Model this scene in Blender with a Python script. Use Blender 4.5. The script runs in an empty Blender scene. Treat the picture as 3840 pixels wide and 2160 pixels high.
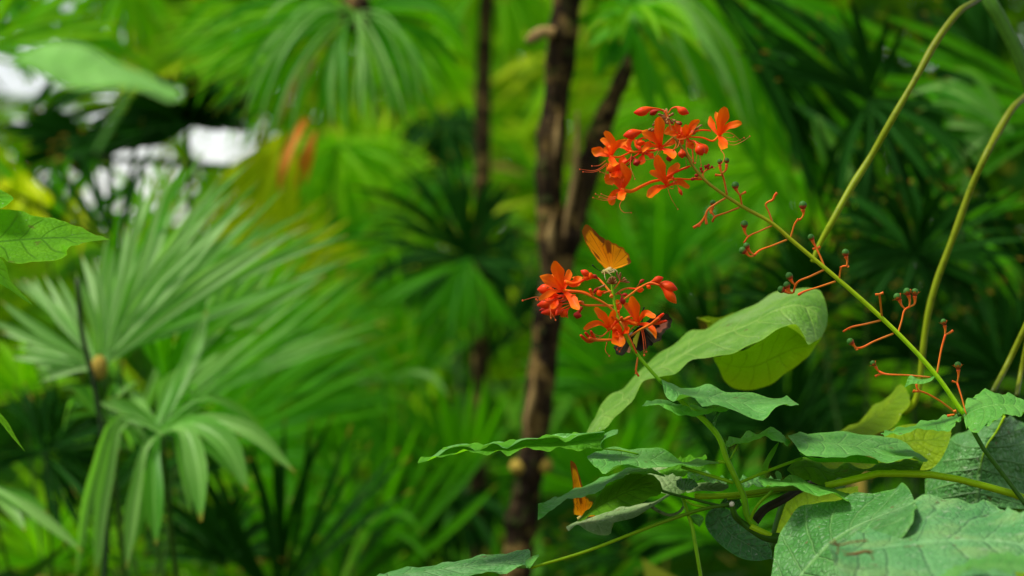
import bpy, math, random
from mathutils import Vector, noise as mnoise
random.seed(11)
sc = bpy.context.scene
COL = sc.collection
LENS, CAMZ, DF = 100.0, 1.5, 2.1
K = 36.0 / LENS / 3840.0

# ------------------------------------------------------------------ measuring frames (photo crop -> photo pixels -> metres)
SKY, SUN, FSTOP = 0.145, 5.0, 5.6
CR = dict(A=(2150,380,.30369), B=(1900,800,.44174), C=(2540,540,.42787), D=(3000,900,.55227), E=(2340,1360,.55215),
          F=(2900,1440,.49683), G=(1400,1440,.49684), H=(0,0,.55204), I=(0,700,.50389), J=(0,1330,.57279), L=(1900,0,.48309),
          M=(2700,0,.65555), O=(1960,920,.22086), T=(2220,1100,.23464), Q=(2150,800,.17943), R=(2000,1000,.51769), Z=(0,0,1.49068))
def at(c, p, d=DF):
    ox, oy, s = CR[c]
    x, y = ox + p[0]*s, oy + p[1]*s
    dd = d + (p[2] if len(p) > 2 else 0.0)
    return Vector(((x-1920)*K*dd, dd, CAMZ - (y-1080)*K*dd))
def px(c, n, d=DF):
    return n * CR[c][2] * K * d

# ------------------------------------------------------------------ curves and mesh builder
def smooth(pts, n):
    """Catmull-Rom through pts, n samples, even by arc length."""
    pts = [Vector(p) for p in pts]
    if len(pts) == 1: return pts*n
    q = [pts[0]*2-pts[1]] + pts + [pts[-1]*2-pts[-2]]
    h = [max(1e-6, (q[i+1]-q[i]).length) for i in range(len(q)-1)]
    tan = [None]+[((q[i]-q[i-1])/h[i-1]*h[i]+(q[i+1]-q[i])/h[i]*h[i-1])/(h[i-1]+h[i]) for i in range(1, len(q)-1)]
    fine = []
    for i in range(1, len(q)-2):
        b, c, hh = q[i], q[i+1], h[i]
        for k in range(12):
            t = k/12; t2 = t*t; t3 = t2*t
            fine.append(b*(2*t3-3*t2+1)+tan[i]*hh*(t3-2*t2+t)+c*(3*t2-2*t3)+tan[i+1]*hh*(t3-t2))
    fine.append(pts[-1])
    L = [0]
    for i in range(1, len(fine)): L.append(L[-1]+(fine[i]-fine[i-1]).length)
    out, j = [], 0
    for i in range(n):
        s = L[-1]*i/(n-1)
        while j < len(L)-2 and L[j+1] < s: j += 1
        t = (s-L[j])/max(1e-9, L[j+1]-L[j])
        out.append(fine[j].lerp(fine[j+1], min(1, t)))
    return out
def interp(vals, t):
    if not isinstance(vals, (list, tuple)): return vals
    f = t*(len(vals)-1); i = min(int(f), len(vals)-2)
    return vals[i]+(vals[i+1]-vals[i])*(f-i)

ORG = {}
class MB:
    def __init__(s): s.v, s.f, s.uv, s.r = [], [], [], []
    def add(s, p, u, v, r=0.0):
        s.v.append(Vector(p)); s.uv.append((u, v)); s.r.append(r); return len(s.v)-1
    def tube(s, pts, rad, n=8, seg=None, rnd=0.0, lump=0.0):
        seg = seg or max(6, 4*len(pts))
        c = smooth(pts, seg)
        up = Vector((0.13, .3, 1))
        rows = []
        for i, p in enumerate(c):
            t = (c[min(i+1, seg-1)]-c[max(i-1, 0)]).normalized()
            a = up-t*up.dot(t)
            if a.length < 1e-4: a = Vector((1, 0, 0))-t*t.x
            a.normalize(); up = a; b = t.cross(a)
            r = interp(rad, i/(seg-1))
            if lump: r *= 1+lump*mnoise.noise(p*40)
            rows.append([s.add(p+(a*math.cos(k*2*math.pi/n)+b*math.sin(k*2*math.pi/n))*r, k/n, i/(seg-1), rnd) for k in range(n)])
        for i in range(seg-1):
            for k in range(n):
                k2 = (k+1) % n
                s.f.append((rows[i][k], rows[i][k2], rows[i+1][k2], rows[i+1][k]))
        s.f.append(tuple(reversed(rows[0]))); s.f.append(tuple(rows[-1]))
        return s
    def ball(s, c, r, axis=(0, 0, 1), stretch=1.0, rnd=0.0):
        a = Vector(axis).normalized()
        m = 7
        pts = [Vector(c)+a*(-math.cos(math.pi*(.04+.92*i/m)))*r*stretch for i in range(m+1)]
        base = len(s.v)
        x = a.orthogonal().normalized(); y = a.cross(x); rows = []
        for i, p in enumerate(pts):
            rr = math.sin(math.pi*(.04+.92*i/m))*r
            rows.append([s.add(p+(x*math.cos(k*.6283)+y*math.sin(k*.6283))*rr, k/10, i/m, rnd) for k in range(10)])
        for i in range(m):
            for k in range(10):
                s.f.append((rows[i][k], rows[i][(k+1) % 10], rows[i+1][(k+1) % 10], rows[i+1][k]))
        s.f.append(tuple(reversed(rows[0]))); s.f.append(tuple(rows[-1]))
        return s
    def loft(s, e1, em, e2, nv=36, nu=10, ripple=0.0, freq=5, seed=0, rnd=0.0):
        a, m, b = smooth(e1, nv), smooth(em, nv), smooth(e2, nv)
        rows = []
        for i in range(nv):
            v = i/(nv-1); row = []
            for k in range(nu+1):
                u = k/nu; q = 2*u-1
                p = a[i]*(q*(q-1)/2)+m[i]*(1-q*q)+b[i]*(q*(q+1)/2)
                if ripple:
                    w = math.sin(v*freq*6.283+seed+q*1.3)+.5*math.sin(v*freq*13.1+2.1*seed)
                    p = p+Vector((0, ripple*w*q*q, ripple*.35*w*q*q))*min(1, 6*v*(1-v)+.1)
                row.append(s.add(p, u, v, rnd))
            rows.append(row)
        for i in range(nv-1):
            for k in range(nu):
                s.f.append((rows[i][k], rows[i][k+1], rows[i+1][k+1], rows[i+1][k]))
        return s
    def blade(s, pts, width, nrm, prof='palm', fold=.35, seg=14, nu=4, rnd=0.0, twist=0.0):
        c = smooth(pts, seg); nrm = Vector(nrm).normalized(); rows = []; ph = random.uniform(0, 6.28)
        for i, p in enumerate(c):
            v = i/(seg-1)
            t = (c[min(i+1, seg-1)]-c[max(i-1, 0)]).normalized()
            sd = t.cross(nrm)
            if sd.length < .05: sd = t.orthogonal()
            sd.normalize(); n2 = sd.cross(t)
            if twist:
                an = twist*v; sd, n2 = sd*math.cos(an)+n2*math.sin(an), n2*math.cos(an)-sd*math.sin(an)
            if prof == 'palm': w = width*min(1, .22+1.5*v)*(1 if v < .62 else max(.10, 1-((v-.62)/.38)**1.6*.92))
            elif prof == 'petal': w = width*max(.06, (.30+.70*min(1, (v/.62))**1.3) if v < .62 else math.sqrt(max(0, 1-((v-.62)/.40)**2.2)))
            elif prof == 'leaf': w = width*max(.03, math.sin(math.pi*min(1, max(0, v))**.75)**.9)
            else: w = width
            row = []
            for k in range(nu+1):
                q = 2*k/nu-1
                wav = 0.0; qq = q
                if prof == 'petal':
                    wav = width*.13*v*math.sin(v*8.5+ph+q*1.7)*abs(q); qq = q*(1+.16*math.sin(v*13+ph*2.3+(2.0 if q > 0 else 0))*v)
                row.append(s.add(p+sd*(qq*w*.5)+n2*((abs(q)-.5)*fold*w*.5+wav), k/nu, v, rnd))
            rows.append(row)
        for i in range(seg-1):
            for k in range(nu):
                s.f.append((rows[i][k], rows[i][k+1], rows[i+1][k+1], rows[i+1][k]))
        return s
    def build(s, name, mat, parent=None, label=None, kind=None):
        me = bpy.data.meshes.new(name)
        org = ORG.get(parent.name, Vector((0, 0, 0))) if parent else Vector((0, 0, 0))
        me.from_pydata([tuple(p-org) for p in s.v], [], s.f)
        me.polygons.foreach_set('use_smooth', [True]*len(me.polygons))
        ul = me.uv_layers.new(name='UVMap')
        vi = [0]*len(me.loops); me.loops.foreach_get('vertex_index', vi)
        flat = []
        for i in vi: flat.extend(s.uv[i])
        ul.data.foreach_set('uv', flat)
        at_ = me.attributes.new('rnd', 'FLOAT', 'POINT'); at_.data.foreach_set('value', s.r)
        me.materials.append(mat)
        o = bpy.data.objects.new(name, me); COL.objects.link(o)
        if parent: o.parent = parent; ORG[o.name] = org
        else: ORG[o.name] = org
        if label: o['label'] = label
        if kind: o['kind'] = kind
        return o

def thing(name, label, cat, loc, group=None):
    o = bpy.data.objects.new(name, None); COL.objects.link(o)
    o.empty_display_size = .05
    o.location = loc; ORG[o.name] = Vector(loc)
    o['label'] = label; o['category'] = cat
    if group: o['group'] = group
    return o

# ------------------------------------------------------------------ materials
class NT:
    def __init__(s, name):
        m = bpy.data.materials.new(name); m.use_nodes = True; s.m = m
        s.t = m.node_tree; s.t.nodes.clear()
    def n(s, ty, **kw):
        nd = s.t.nodes.new(ty)
        for k, v in kw.items():
            if k.startswith('i_'):
                key = k[2:]; nd.inputs[int(key) if key.isdigit() else key.replace('_', ' ')].default_value = v
            else: setattr(nd, k, v)
        return nd
    def l(s, a, b): s.t.links.new(a, b)
    def val(s, x, nd, i):
        if isinstance(x, (int, float)): nd.inputs[i].default_value = x
        else: s.l(x, nd.inputs[i])
    def math(s, op, a, b=0.0, c=0.0):
        nd = s.n('ShaderNodeMath', operation=op)
        s.val(a, nd, 0); s.val(b, nd, 1); s.val(c, nd, 2)
        return nd.outputs[0]
    def mix(s, f, a, b):
        nd = s.n('ShaderNodeMix', data_type='RGBA')
        s.val(f, nd, 0)
        for x, i in ((a, 6), (b, 7)):
            if isinstance(x, tuple): nd.inputs[i].default_value = (*x[:3], 1)
            else: s.l(x, nd.inputs[i])
        return nd.outputs[2]
    def sstep(s, x, a, b):
        nd = s.n('ShaderNodeMapRange', interpolation_type='SMOOTHSTEP')
        s.val(x, nd, 0); nd.inputs[1].default_value = a; nd.inputs[2].default_value = b
        return nd.outputs[0]
    def noise(s, scale, detail=3, vec=None, rough=.55):
        nd = s.n('ShaderNodeTexNoise', i_Scale=scale, i_Detail=detail, i_Roughness=rough)
        if vec is None:
            vec = s.n('ShaderNodeTexCoord').outputs['Object']
        s.l(vec, nd.inputs['Vector'])
        return nd.outputs['Fac']
    def uv(s):
        sp = s.n('ShaderNodeSeparateXYZ'); s.l(s.n('ShaderNodeUVMap').outputs[0], sp.inputs[0])
        return sp.outputs[0], sp.outputs[1]
    def rnd(s):
        return s.n('ShaderNodeAttribute', attribute_name='rnd').outputs['Fac']
    def finish(s, col, rough=.5, trans=0.0, tcol=None, bump=None, bstr=.3, bdist=.002, spec=.5, sheen=0.0):
        b = s.n('ShaderNodeBsdfPrincipled')
        if isinstance(col, tuple): b.inputs['Base Color'].default_value = (*col, 1)
        else: s.l(col, b.inputs['Base Color'])
        s.val(rough, b, b.inputs.find('Roughness')); b.inputs['Specular IOR Level'].default_value = spec
        if sheen: b.inputs['Sheen Weight'].default_value = sheen
        if bump is not None:
            bp = s.n('ShaderNodeBump', i_Strength=bstr, i_Distance=bdist); s.l(bump, bp.inputs['Height'])
            s.l(bp.outputs[0], b.inputs['Normal'])
        out = s.n('ShaderNodeOutputMaterial')
        if trans:
            t = s.n('ShaderNodeBsdfTranslucent')
            tc = tcol if tcol is not None else col
            if isinstance(tc, tuple): t.inputs[0].default_value = (*tc, 1)
            else: s.l(tc, t.inputs[0])
            mx = s.n('ShaderNodeMixShader'); mx.inputs[0].default_value = trans
            s.l(b.outputs[0], mx.inputs[1]); s.l(t.outputs[0], mx.inputs[2]); s.l(mx.outputs[0], out.inputs[0])
        else: s.l(b.outputs[0], out.inputs[0])
        return s.m

def leaf_mat(name, c1, c2, vein, tcol, nv=9, rough=.42, trans=.3, veinw=.5, spots=None, spotamt=.0, bstr=.5, slant=.9, spec=.5, wash=None, pucker=.35, bd=.0030):
    t = NT(name); u, v = t.uv()
    a = t.math('ABSOLUTE', t.math('SUBTRACT', t.math('MULTIPLY', u, 2.0), 1.0))
    lum = t.noise(38, 4)
    mot = t.noise(170, 3)
    wv = t.math('ADD', t.math('MULTIPLY', v, float(nv)), t.math('MULTIPLY', t.math('POWER', a, .8), -slant))
    wv = t.math('ADD', wv, t.math('MULTIPLY', lum, .35))
    tri = t.math('ABSOLUTE', t.math('SUBTRACT', t.math('FRACT', wv), .5))      # .5 at a vein, 0 between
    side = t.math('MULTIPLY', t.sstep(tri, .40, .5), t.sstep(a, 1.0, .75))
    mid = t.sstep(a, .055, .015)
    # cross venation, finer and fainter
    vo = t.n('ShaderNodeTexVoronoi', feature='DISTANCE_TO_EDGE', i_Scale=190.0)
    t.l(t.n('ShaderNodeTexCoord').outputs['Object'], vo.inputs['Vector'])
    net = t.sstep(vo.outputs['Distance'], .07, .0)
    vm = t.math('MAXIMUM', t.math('MAXIMUM', mid, t.math('MULTIPLY', side, .75)), t.math('MULTIPLY', net, .22))
    col = t.mix(t.sstep(lum, .35, .68), c1, c2)
    col = t.mix(t.math('MULTIPLY', t.sstep(mot, .5, .75), .25), col, tuple(x*.6 for x in c1))
    if wash: col = t.mix(t.math('MULTIPLY', t.sstep(t.noise(22, 5), .45, .7), .7), col, wash)
    col = t.mix(t.math('MULTIPLY', vm, veinw), col, vein)
    edge = t.math('MULTIPLY', t.sstep(a, .93, 1.0), .35)
    col = t.mix(edge, col, tcol)
    if spots:
        sp = t.math('MULTIPLY', t.sstep(t.noise(120, 4, rough=.65), .60, .68), spotamt)
        col = t.mix(sp, col, spots)
    puck = t.math('MULTIPLY', t.sstep(vo.outputs['Distance'], .0, .35), pucker)
    col = t.mix(t.math('MULTIPLY', t.sstep(t.noise(95, 2), .69, .73), .75), col, (.13, .085, .02))
    col = t.mix(t.math('MULTIPLY', t.sstep(t.noise(420, 1), .74, .79), .8), col, (.55, .62, .45))
    h = t.math('ADD', puck, t.math('SUBTRACT', t.math('MULTIPLY', lum, .6), t.math('ADD', t.math('MULTIPLY', vm, .9), t.math('MULTIPLY', tri, 1.1))))
    tc = t.mix(t.math('MULTIPLY', vm, .55), tcol, tuple(x*.45 for x in tcol))
    rg = t.math('ADD', rough+.08, t.math('MULTIPLY', t.math('SUBTRACT', mot, .5), .25))
    return t.finish(col, rg, trans, tc, h, bstr, bd, spec*.75)

def frond_mat(name, c1, c2, tcol, tip=(.35, .22, .02), rough=.38, trans=.48, spec=.5):
    t = NT(name); u, v = t.uv(); r = t.rnd()
    a = t.math('ABSOLUTE', t.math('SUBTRACT', t.math('MULTIPLY', u, 2.0), 1.0))
    col = t.mix(t.sstep(t.math('ADD', t.noise(9, 3), t.math('MULTIPLY', r, .85)), .45, 1.25), c1, c2)
    rib = t.math('FRACT', t.math('MULTIPLY', u, 9.0))
    col = t.mix(t.math('MULTIPLY', t.sstep(rib, .7, 1.0), .22), col, tuple(x*.5 for x in c1))
    col = t.mix(t.math('MULTIPLY', t.sstep(a, .12, .03), .5), col, tuple(min(1, x*1.9) for x in c2))
    col = t.mix(t.math('MULTIPLY', t.sstep(t.math('ADD', v, t.math('MULTIPLY', t.noise(30), .10)), .97, 1.05), .9), col, tip)
    return t.finish(col, rough, trans, tcol, rib, .25, .001, spec)

def stem_mat(name, stops, rough=.45, bump=.25, streak=.25, trans=0.0):
    t = NT(name); u, v = t.uv()
    cr = t.n('ShaderNodeValToRGB'); t.l(v, cr.inputs[0])
    el = cr.color_ramp.elements
    while len(el) < len(stops): el.new(.5)
    for e, (p, c) in zip(el, stops): e.position = p; e.color = (*c, 1)
    n = t.noise(160, 3)
    st = t.math('FRACT', t.math('MULTIPLY', u, 5.0))
    dark = t.math('MULTIPLY', t.math('ADD', t.sstep(n, .5, .75), t.sstep(st, .6, 1.0)), streak)
    col = t.mix(dark, cr.outputs[0], tuple(x*.35 for x in stops[0][1]))
    return t.finish(col, rough, trans, cr.outputs[0] if trans else None, n, bump, .0008, .15)

def petal_mat(name, base, mid, tip, trans=.33, rough=.5):
    t = NT(name); u, v = t.uv()
    n = t.noise(140, 3)
    col = t.mix(t.sstep(t.math('ADD', v, t.math('MULTIPLY', n, .3)), .15, .6), base, mid)
    col = t.mix(t.sstep(t.math('ADD', v, t.math('MULTIPLY', n, .4)), .65, 1.25), col, tip)
    a = t.math('ABSOLUTE', t.math('SUBTRACT', t.math('MULTIPLY', u, 2.0), 1.0))
    col = t.mix(t.math('MULTIPLY', t.sstep(a, .12, .0), .3), col, base)
    ln = t.math('FRACT', t.math('MULTIPLY', u, 6.0))
    return t.finish(col, rough, trans, mid, t.math('ADD', t.math('MULTIPLY', ln, .4), n), .3, .0008, .15)

M = {}
M['fg'] = leaf_mat('leaf_grey_green', (.070, .27, .034), (.125, .37, .062), (.22, .48, .11), (.18, .55, .03), nv=8, rough=.40, trans=.22, veinw=.45, spots=(.55, .60, .45), spotamt=.12)
M['fg2'] = leaf_mat('leaf_fresh_green', (.080, .33, .030), (.14, .44, .055), (.24, .54, .09), (.22, .60, .02), nv=9, rough=.42, trans=.3, veinw=.4)
M['under'] = leaf_mat('leaf_underside', (.085, .32, .010), (.13, .42, .016), (.05, .20, .006), (.24, .66, .010), nv=8, rough=.55, trans=.5, veinw=.55, spec=.25)
M['lit'] = leaf_mat('leaf_backlit', (.13, .42, .006), (.18, .52, .008), (.05, .18, .004), (.34, .85, .006), nv=7, rough=.55, trans=.6, veinw=.75, spec=.25)
M['dark'] = leaf_mat('leaf_deep_green', (.060, .19, .004), (.10, .26, .007), (.05, .15, .01), (.18, .48, .004), nv=8, rough=.6, trans=.4, spec=.12, veinw=.6)
M['vein'] = leaf_mat('leaf_pale_veins', (.040, .19, .040), (.065, .25, .06), (.20, .42, .14), (.12, .38, .02), nv=7, rough=.40, trans=.15, veinw=.75, bstr=.8)
M['dusty'] = leaf_mat('leaf_dusty', (.040, .185, .026), (.085, .27, .055), (.22, .43, .13), (.15, .42, .04), nv=8, rough=.40, trans=.12, veinw=.5, wash=(.14, .31, .105), spots=(.40, .46, .30), spotamt=.25, bstr=.75, pucker=.32, bd=.003)
M['pale'] = leaf_mat('leaf_pale_dull', (.065, .25, .060), (.115, .33, .10), (.20, .42, .16), (.18, .45, .08), nv=7, rough=.42, trans=.12, veinw=.30, wash=(.19, .36, .10), spots=(.45, .50, .36), spotamt=.3, bstr=.8, pucker=.25, bd=.003)
M['grey'] = leaf_mat('leaf_blotched', (.17, .28, .10), (.30, .40, .18), (.34, .46, .2), (.24, .42, .06), nv=8, rough=.6, trans=.2, spec=.15, veinw=.3, spots=(.05, .09, .04), spotamt=.7)
M['lime'] = leaf_mat('leaf_yellow_green', (.19, .36, .004), (.31, .48, .005), (.11, .25, .004), (.40, .60, .004), nv=9, rough=.55, trans=.55, veinw=.5, spots=(.12, .09, .01), spotamt=.3, spec=.3)
M['big'] = leaf_mat('leaf_broad_pale', (.11, .30, .018), (.20, .42, .045), (.34, .55, .10), (.30, .58, .01), nv=11, rough=.45, trans=.4, veinw=.55, wash=(.25, .42, .12), slant=.5)
M['front'] = leaf_mat('leaf_near_pale', (.19, .48, .09), (.25, .55, .13), (.28, .58, .14), (.35, .75, .08), nv=7, rough=.6, trans=.3, veinw=.12, spec=.1)
M['stem'] = stem_mat('stem_green', [(0, (.23, .50, .005)), (.6, (.25, .54, .005)), (1, (.15, .42, .005))])
M['stem_r'] = stem_mat('stem_olive', [(0, (.26, .15, .012)), (.3, (.33, .34, .008)), (.7, (.40, .66, .005)), (1, (.36, .72, .005))])
M['stem_d'] = stem_mat('stem_dark', [(0, (.05, .15, .008)), (1, (.035, .11, .006))], streak=.4)
M['stem_l'] = stem_mat('stem_lime', [(0, (.36, .60, .004)), (.45, (.26, .46, .004)), (1, (.035, .13, .006))])
M['cane'] = stem_mat('stalk_olive', [(0, (.05, .08, .003)), (.3, (.17, .21, .002)), (1, (.24, .32, .002))], streak=.35)
M['woody'] = stem_mat('wood_dark', [(0, (.035, .03, .012)), (1, (.022, .022, .010))], rough=.7, streak=.5, bump=.6)
M['pedicel'] = stem_mat('pedicel_orange', [(0, (.60, .20, .020)), (.6, (.85, .17, .012)), (1, (.75, .09, .010))], streak=.18)
M['petal'] = petal_mat('petal_orange', (.92, .034, .002), (1.0, .110, .002), (1.0, .25, .003))
M['petal_r'] = petal_mat('petal_red', (.86, .030, .002), (1.0, .075, .002), (1.0, .17, .003))
M['bud'] = petal_mat('bud_orange', (.75, .10, .012), (.88, .090, .006), (.78, .030, .006), trans=.12, rough=.38)
M['bud_d'] = petal_mat('bud_dark_red', (.45, .06, .02), (.45, .025, .012), (.33, .016, .01), trans=.08)
M['bud_t'] = petal_mat('bud_tan', (.42, .12, .03), (.38, .16, .045), (.30, .15, .05), trans=.08)
M['stamen'] = petal_mat('stamen_orange', (.85, .10, .02), (.85, .14, .03), (.35, .06, .02), trans=.1)
M['twig'] = stem_mat('dry_twig_brown', [(0, (.16, .07, .02)), (1, (.22, .10, .03))], rough=.8)
def berry_mat():
    t = NT('berry_green'); u, v = t.uv()
    n = t.noise(220, 2)
    col = t.mix(t.sstep(t.math('ADD', v, t.math('MULTIPLY', n, .4)), .45, .75), (.40, .035, .015), (.040, .145, .018))
    return t.finish(col, .5, 0, None, n, .1, .0005, .14)
M['berry'] = berry_mat()
def flat(name, c, rough=.6, trans=0): return NT(name).finish(c, rough, trans, c if trans else None)
M['cut'] = flat('cut_wood_pale', (.72, .66, .48))
# ================================================================== foreground helpers
def ramp(pts, dz):
    n = max(1, len(pts)-1)
    return [(p[0], p[1], (p[2] if len(p) > 2 else 0)+dz*i/n) for i, p in enumerate(pts)]
def path(c, pts, d=DF, dz=0.0): return [at(c, p, d) for p in ramp(pts, dz)]
def limb(c, pts, w0, w1, mat, parent, name, d=DF, dz=0.0, rnd=0.0, n=8, lump=0.0, label=None):
    """round stem; w0/w1 are widths in the crop's pixels"""
    r = [px(c, w0, d)*.5, px(c, w1, d)*.5]
    return MB().tube(path(c, pts, d, dz), r, n=n, lump=lump, rnd=rnd).build(name, M[mat], parent, label)
BUD = [.16, .15, .15, .16, .18, .24, .42, .72, .95, 1.0, .88, .55, .12]
def bud(c, pts, w, parent, d=DF, dz=0.0, mat='bud', name='flower_bud', prof=BUD):
    r = px(c, w, d)*.5
    return MB().tube(path(c, pts, d, dz), [r*q for q in prof], n=10, seg=22).build(name, M[mat], parent)
CLUB = [.35, .38, .45, .7, 1.0, .95, .4]
def club(c, pts, w, parent, d=DF, dz=0.0, mat='bud_t'):
    return bud(c, pts, w, parent, d, dz, mat, 'small_bud', CLUB)
def flower(c, ctr, petals, tube, stamens, parent, d=DF, sw=9, tw=26, mat='petal', dep=.012):
    """corolla tube is the flower's own mesh; petals and stamens are its pieces"""
    rt = px(c, tw, d)*.5
    tp = tube if tube else [(ctr[0]+4, ctr[1]+3, .014), (ctr[0]+2, ctr[1]+2, .006), ctr]
    prof = [.7, .75, .8, .9, 1.0, 1.15, 1.35]
    m = MB().tube([at(c, p, d) for p in tp], [rt*q for q in prof], n=8)
    m.ball(at(c, ctr, d), rt*1.3)
    f = m.build('flower', M[mat], parent)
    for i, pt in enumerate(petals):
        mid, tip, w = pt[0], pt[1], pt[2]
        z = pt[3] if len(pt) > 3 else random.uniform(-1, 1)*dep
        pp = [at(c, (ctr[0], ctr[1], 0), d), at(c, (mid[0], mid[1], z*.55), d), at(c, (tip[0], tip[1], z), d)]
        b = MB().blade(pp, px(c, w, d)*1.20, (random.uniform(-.35, .35), -1, random.uniform(-.1, .5)), 'petal', fold=random.uniform(.2, .45), seg=14, nu=6, twist=random.uniform(-.3, .3))
        b.build('petal', M[mat], f)
    for s in stamens:
        z = random.uniform(-.012, .004)
        pp = path(c, s, d, z)
        m = MB().tube(pp, [px(c, sw, d)*.5, px(c, sw*.75, d)*.5], n=5)
        m.ball(pp[-1], px(c, sw*.9, d), stretch=1.3)
        m.build('stamen', M['stamen'], f)
    return f
def leaf(c, e1, em, e2, mat, parent, d=DF, z=(.03, 0, -.03), ripple=.0, freq=4, name='leaf', nu=10, nv=40, label=None, seed=None):
    f = lambda pts, dz: [at(c, (p[0], p[1], (p[2] if len(p) > 2 else 0)+dz*min(1, 4*min(i, len(pts)-1-i)/max(1, len(pts)-1)+.15)), d) for i, p in enumerate(pts)]
    mb = MB().loft(f(e1, z[0]), f(em, z[1]), f(e2, z[2]), nv, nu, ripple, freq, seed if seed is not None else random.uniform(0, 6))
    return mb.build(name, M[mat], parent, label)
def pedicel(c, pts, parent, w=20, w1=None, berries=(), nubs=(), d=DF, mat='pedicel'):
    """orange side branch with its berries and the scars of fallen flowers"""
    dz = random.uniform(-.025, .02)
    m = MB().tube(path(c, pts, d, dz), [px(c, w*.95, d)*.5, px(c, w*.8, d)*.5, px(c, (w1 or w), d)*.5], n=7, lump=.12)
    o = []
    for nb in nubs:
        m.tube([at(c, (q[0], q[1], dz), d) for q in nb], [px(c, w, d)*.4, px(c, w*1.25, d)*.5], n=6)
    for fork, bp, r, cal in berries:
        pts2 = [at(c, (q[0], q[1], dz), d) for q in fork]
        R = px(c, r, d)
        m.tube(pts2, [px(c, w, d)*.42, px(c, w, d)*.45, px(c, w, d)*.6, R*.62], n=8)
        ce = at(c, (bp[0], bp[1], dz), d)
        ax = ce-pts2[-1]
        if ax.length < 1e-5: ax = Vector((0, 0, 1))
        if cal:
            a = ax.normalized(); x = a.orthogonal().normalized(); y = a.cross(x)
            for k in range(5):
                q = x*math.cos(k*1.2566)+y*math.sin(k*1.2566)
                m.blade([ce-a*R*.7+q*R*.3, ce-a*R*.15+q*R*1.1, ce+a*R*.25+q*R*1.75], R*.8, a, 'leaf', seg=6, nu=2)
        o.append((ce, R, ax))
    p = m.build('pedicel', M[mat], parent)
    for ce, R, ax in o:
        MB().ball(ce, R*1.02, ax, 1.03).build('berry', M['berry'], p)
    return p

# ================================================================== right shoot: orange flowers at its tip, green berries along the stem
rs = thing('flowering_shrub', 'tall arching stem with orange flowers at its tip and green berries on red side stalks', 'flowering shrub', (.42, 2.08, 0), 'orange flowered shrubs')
stem_pts = [at('A', (1230, 420)), at('A', (1400, 660)), at('A', (1500, 830)), at('A', (1610, 960)), at('A', (1870, 1160)), at('C', (570, 548)), at('C', (840, 702)),
            at('C', (990, 832)), at('C', (1290, 1085)), at('C', (1420, 1195)), at('D', (555, 530)), at('D', (670, 640)), at('D', (930, 925)), at('D', (1110, 1180)),
            at('F', (1500, 355)), at('F', (1700, 640)), at('F', (1890, 880, -.01)), at('F', (2100, 1250, -.03))]
base = stem_pts[-1]
stem_pts += [Vector((base.x+.04, base.y, base.z-.25)), Vector((.52, 2.07, .7)), Vector((.50, 2.08, -.02))]
rr = px('C', 40)*.5
MB().tube(stem_pts[:14], [rr*.62, rr*.7, rr*.85, rr*.95, rr, rr*1.02, rr*1.05], n=10, seg=90, lump=.05).build('stem', M['stem_r'], rs)
MB().tube(stem_pts[13:], [rr*1.0, rr*1.1, rr*1.3, rr*1.5, rr*1.8], n=10, seg=50).build('stem', M['stem_d'], rs, 'dark green lower stem below the leaf pair')
C_ = 'C'
pedicel(C_, [(435, 445), (405, 300), (390, 255)], rs, 22, 20, [([(390, 260), (376, 210), (374, 180)], (372, 155), 23, 0), ([(390, 260), (425, 225), (432, 175)], (433, 145), 24, 0)], [[(388, 275), (330, 272)]])
pedicel(C_, [(425, 472), (330, 530), (265, 580), (240, 640), (205, 690), (140, 735)], rs, 22, 30, [], [[(262, 585), (250, 640), (256, 705)], [(215, 680), (185, 725)], [(280, 570), (300, 610)]])
pedicel(C_, [(545, 555), (440, 598), (330, 640), (308, 680)], rs, 20, 20, [([(328, 640), (300, 590), (310, 545)], (311, 517), 26, 0)], [])
pedicel(C_, [(565, 540), (556, 480), (550, 450)], rs, 20, 20, [([(550, 450), (525, 415), (512, 390)], (508, 362), 33, 0)], [[(552, 448), (580, 430), (602, 420)]])
pedicel(C_, [(835, 690), (800, 590), (776, 524), (800, 506), (835, 490), (858, 445), (875, 428)], rs, 20, 26, [], [])
pedicel(C_, [(830, 715), (720, 765), (620, 815), (582, 870)], rs, 20, 18, [([(618, 816), (592, 770), (588, 735)], (587, 703), 33, 0)], [])
pedicel(C_, [(960, 840), (840, 888), (720, 935), (670, 978)], rs, 20, 22, [([(672, 975), (635, 940), (617, 915)], (606, 892), 28, 0), ([(670, 982), (640, 985), (600, 950)], (574, 933), 33, 0)], [])
pedicel(C_, [(990, 828), (1010, 760), (1030, 700), (1050, 672), (1085, 657)], rs, 18, 20, [([(1085, 657), (1105, 620), (1102, 575)], (1100, 536), 36, 0)], [[(1045, 676), (1060, 655)]])
pedicel(C_, [(1292, 1085), (1255, 990), (1218, 912), (1190, 855)], rs, 22, 20, [([(1218, 912), (1190, 860), (1183, 840)], (1172, 818), 29, 0)], [[(1222, 915), (1252, 900)], [(1220, 912), (1188, 922)]])
pedicel(C_, [(1290, 1100), (1170, 1158), (1050, 1215), (1035, 1245), (1018, 1303)], rs, 22, 20, [([(1035, 1240), (1000, 1200), (992, 1185)], (981, 1157), 33, 0), ([(1000, 1305), (980, 1285), (968, 1262)], (960, 1236), 31, 0), ([(1015, 1306), (970, 1303), (940, 1287)], (911, 1275), 32, 0)], [])
pedicel(C_, [(1385, 1205), (1250, 1250), (1110, 1295), (1065, 1320)], rs, 20, 26, [], [])
pedicel(C_, [(1418, 1195), (1432, 1100), (1445, 1075), (1500, 1068)], rs, 18, 20, [([(1485, 1070), (1488, 1020), (1478, 985)], (1473, 952), 32, 0)], [[(1495, 1072), (1500, 1080)], [(1440, 1085), (1425, 1080)]])
D_ = 'D'
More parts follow.
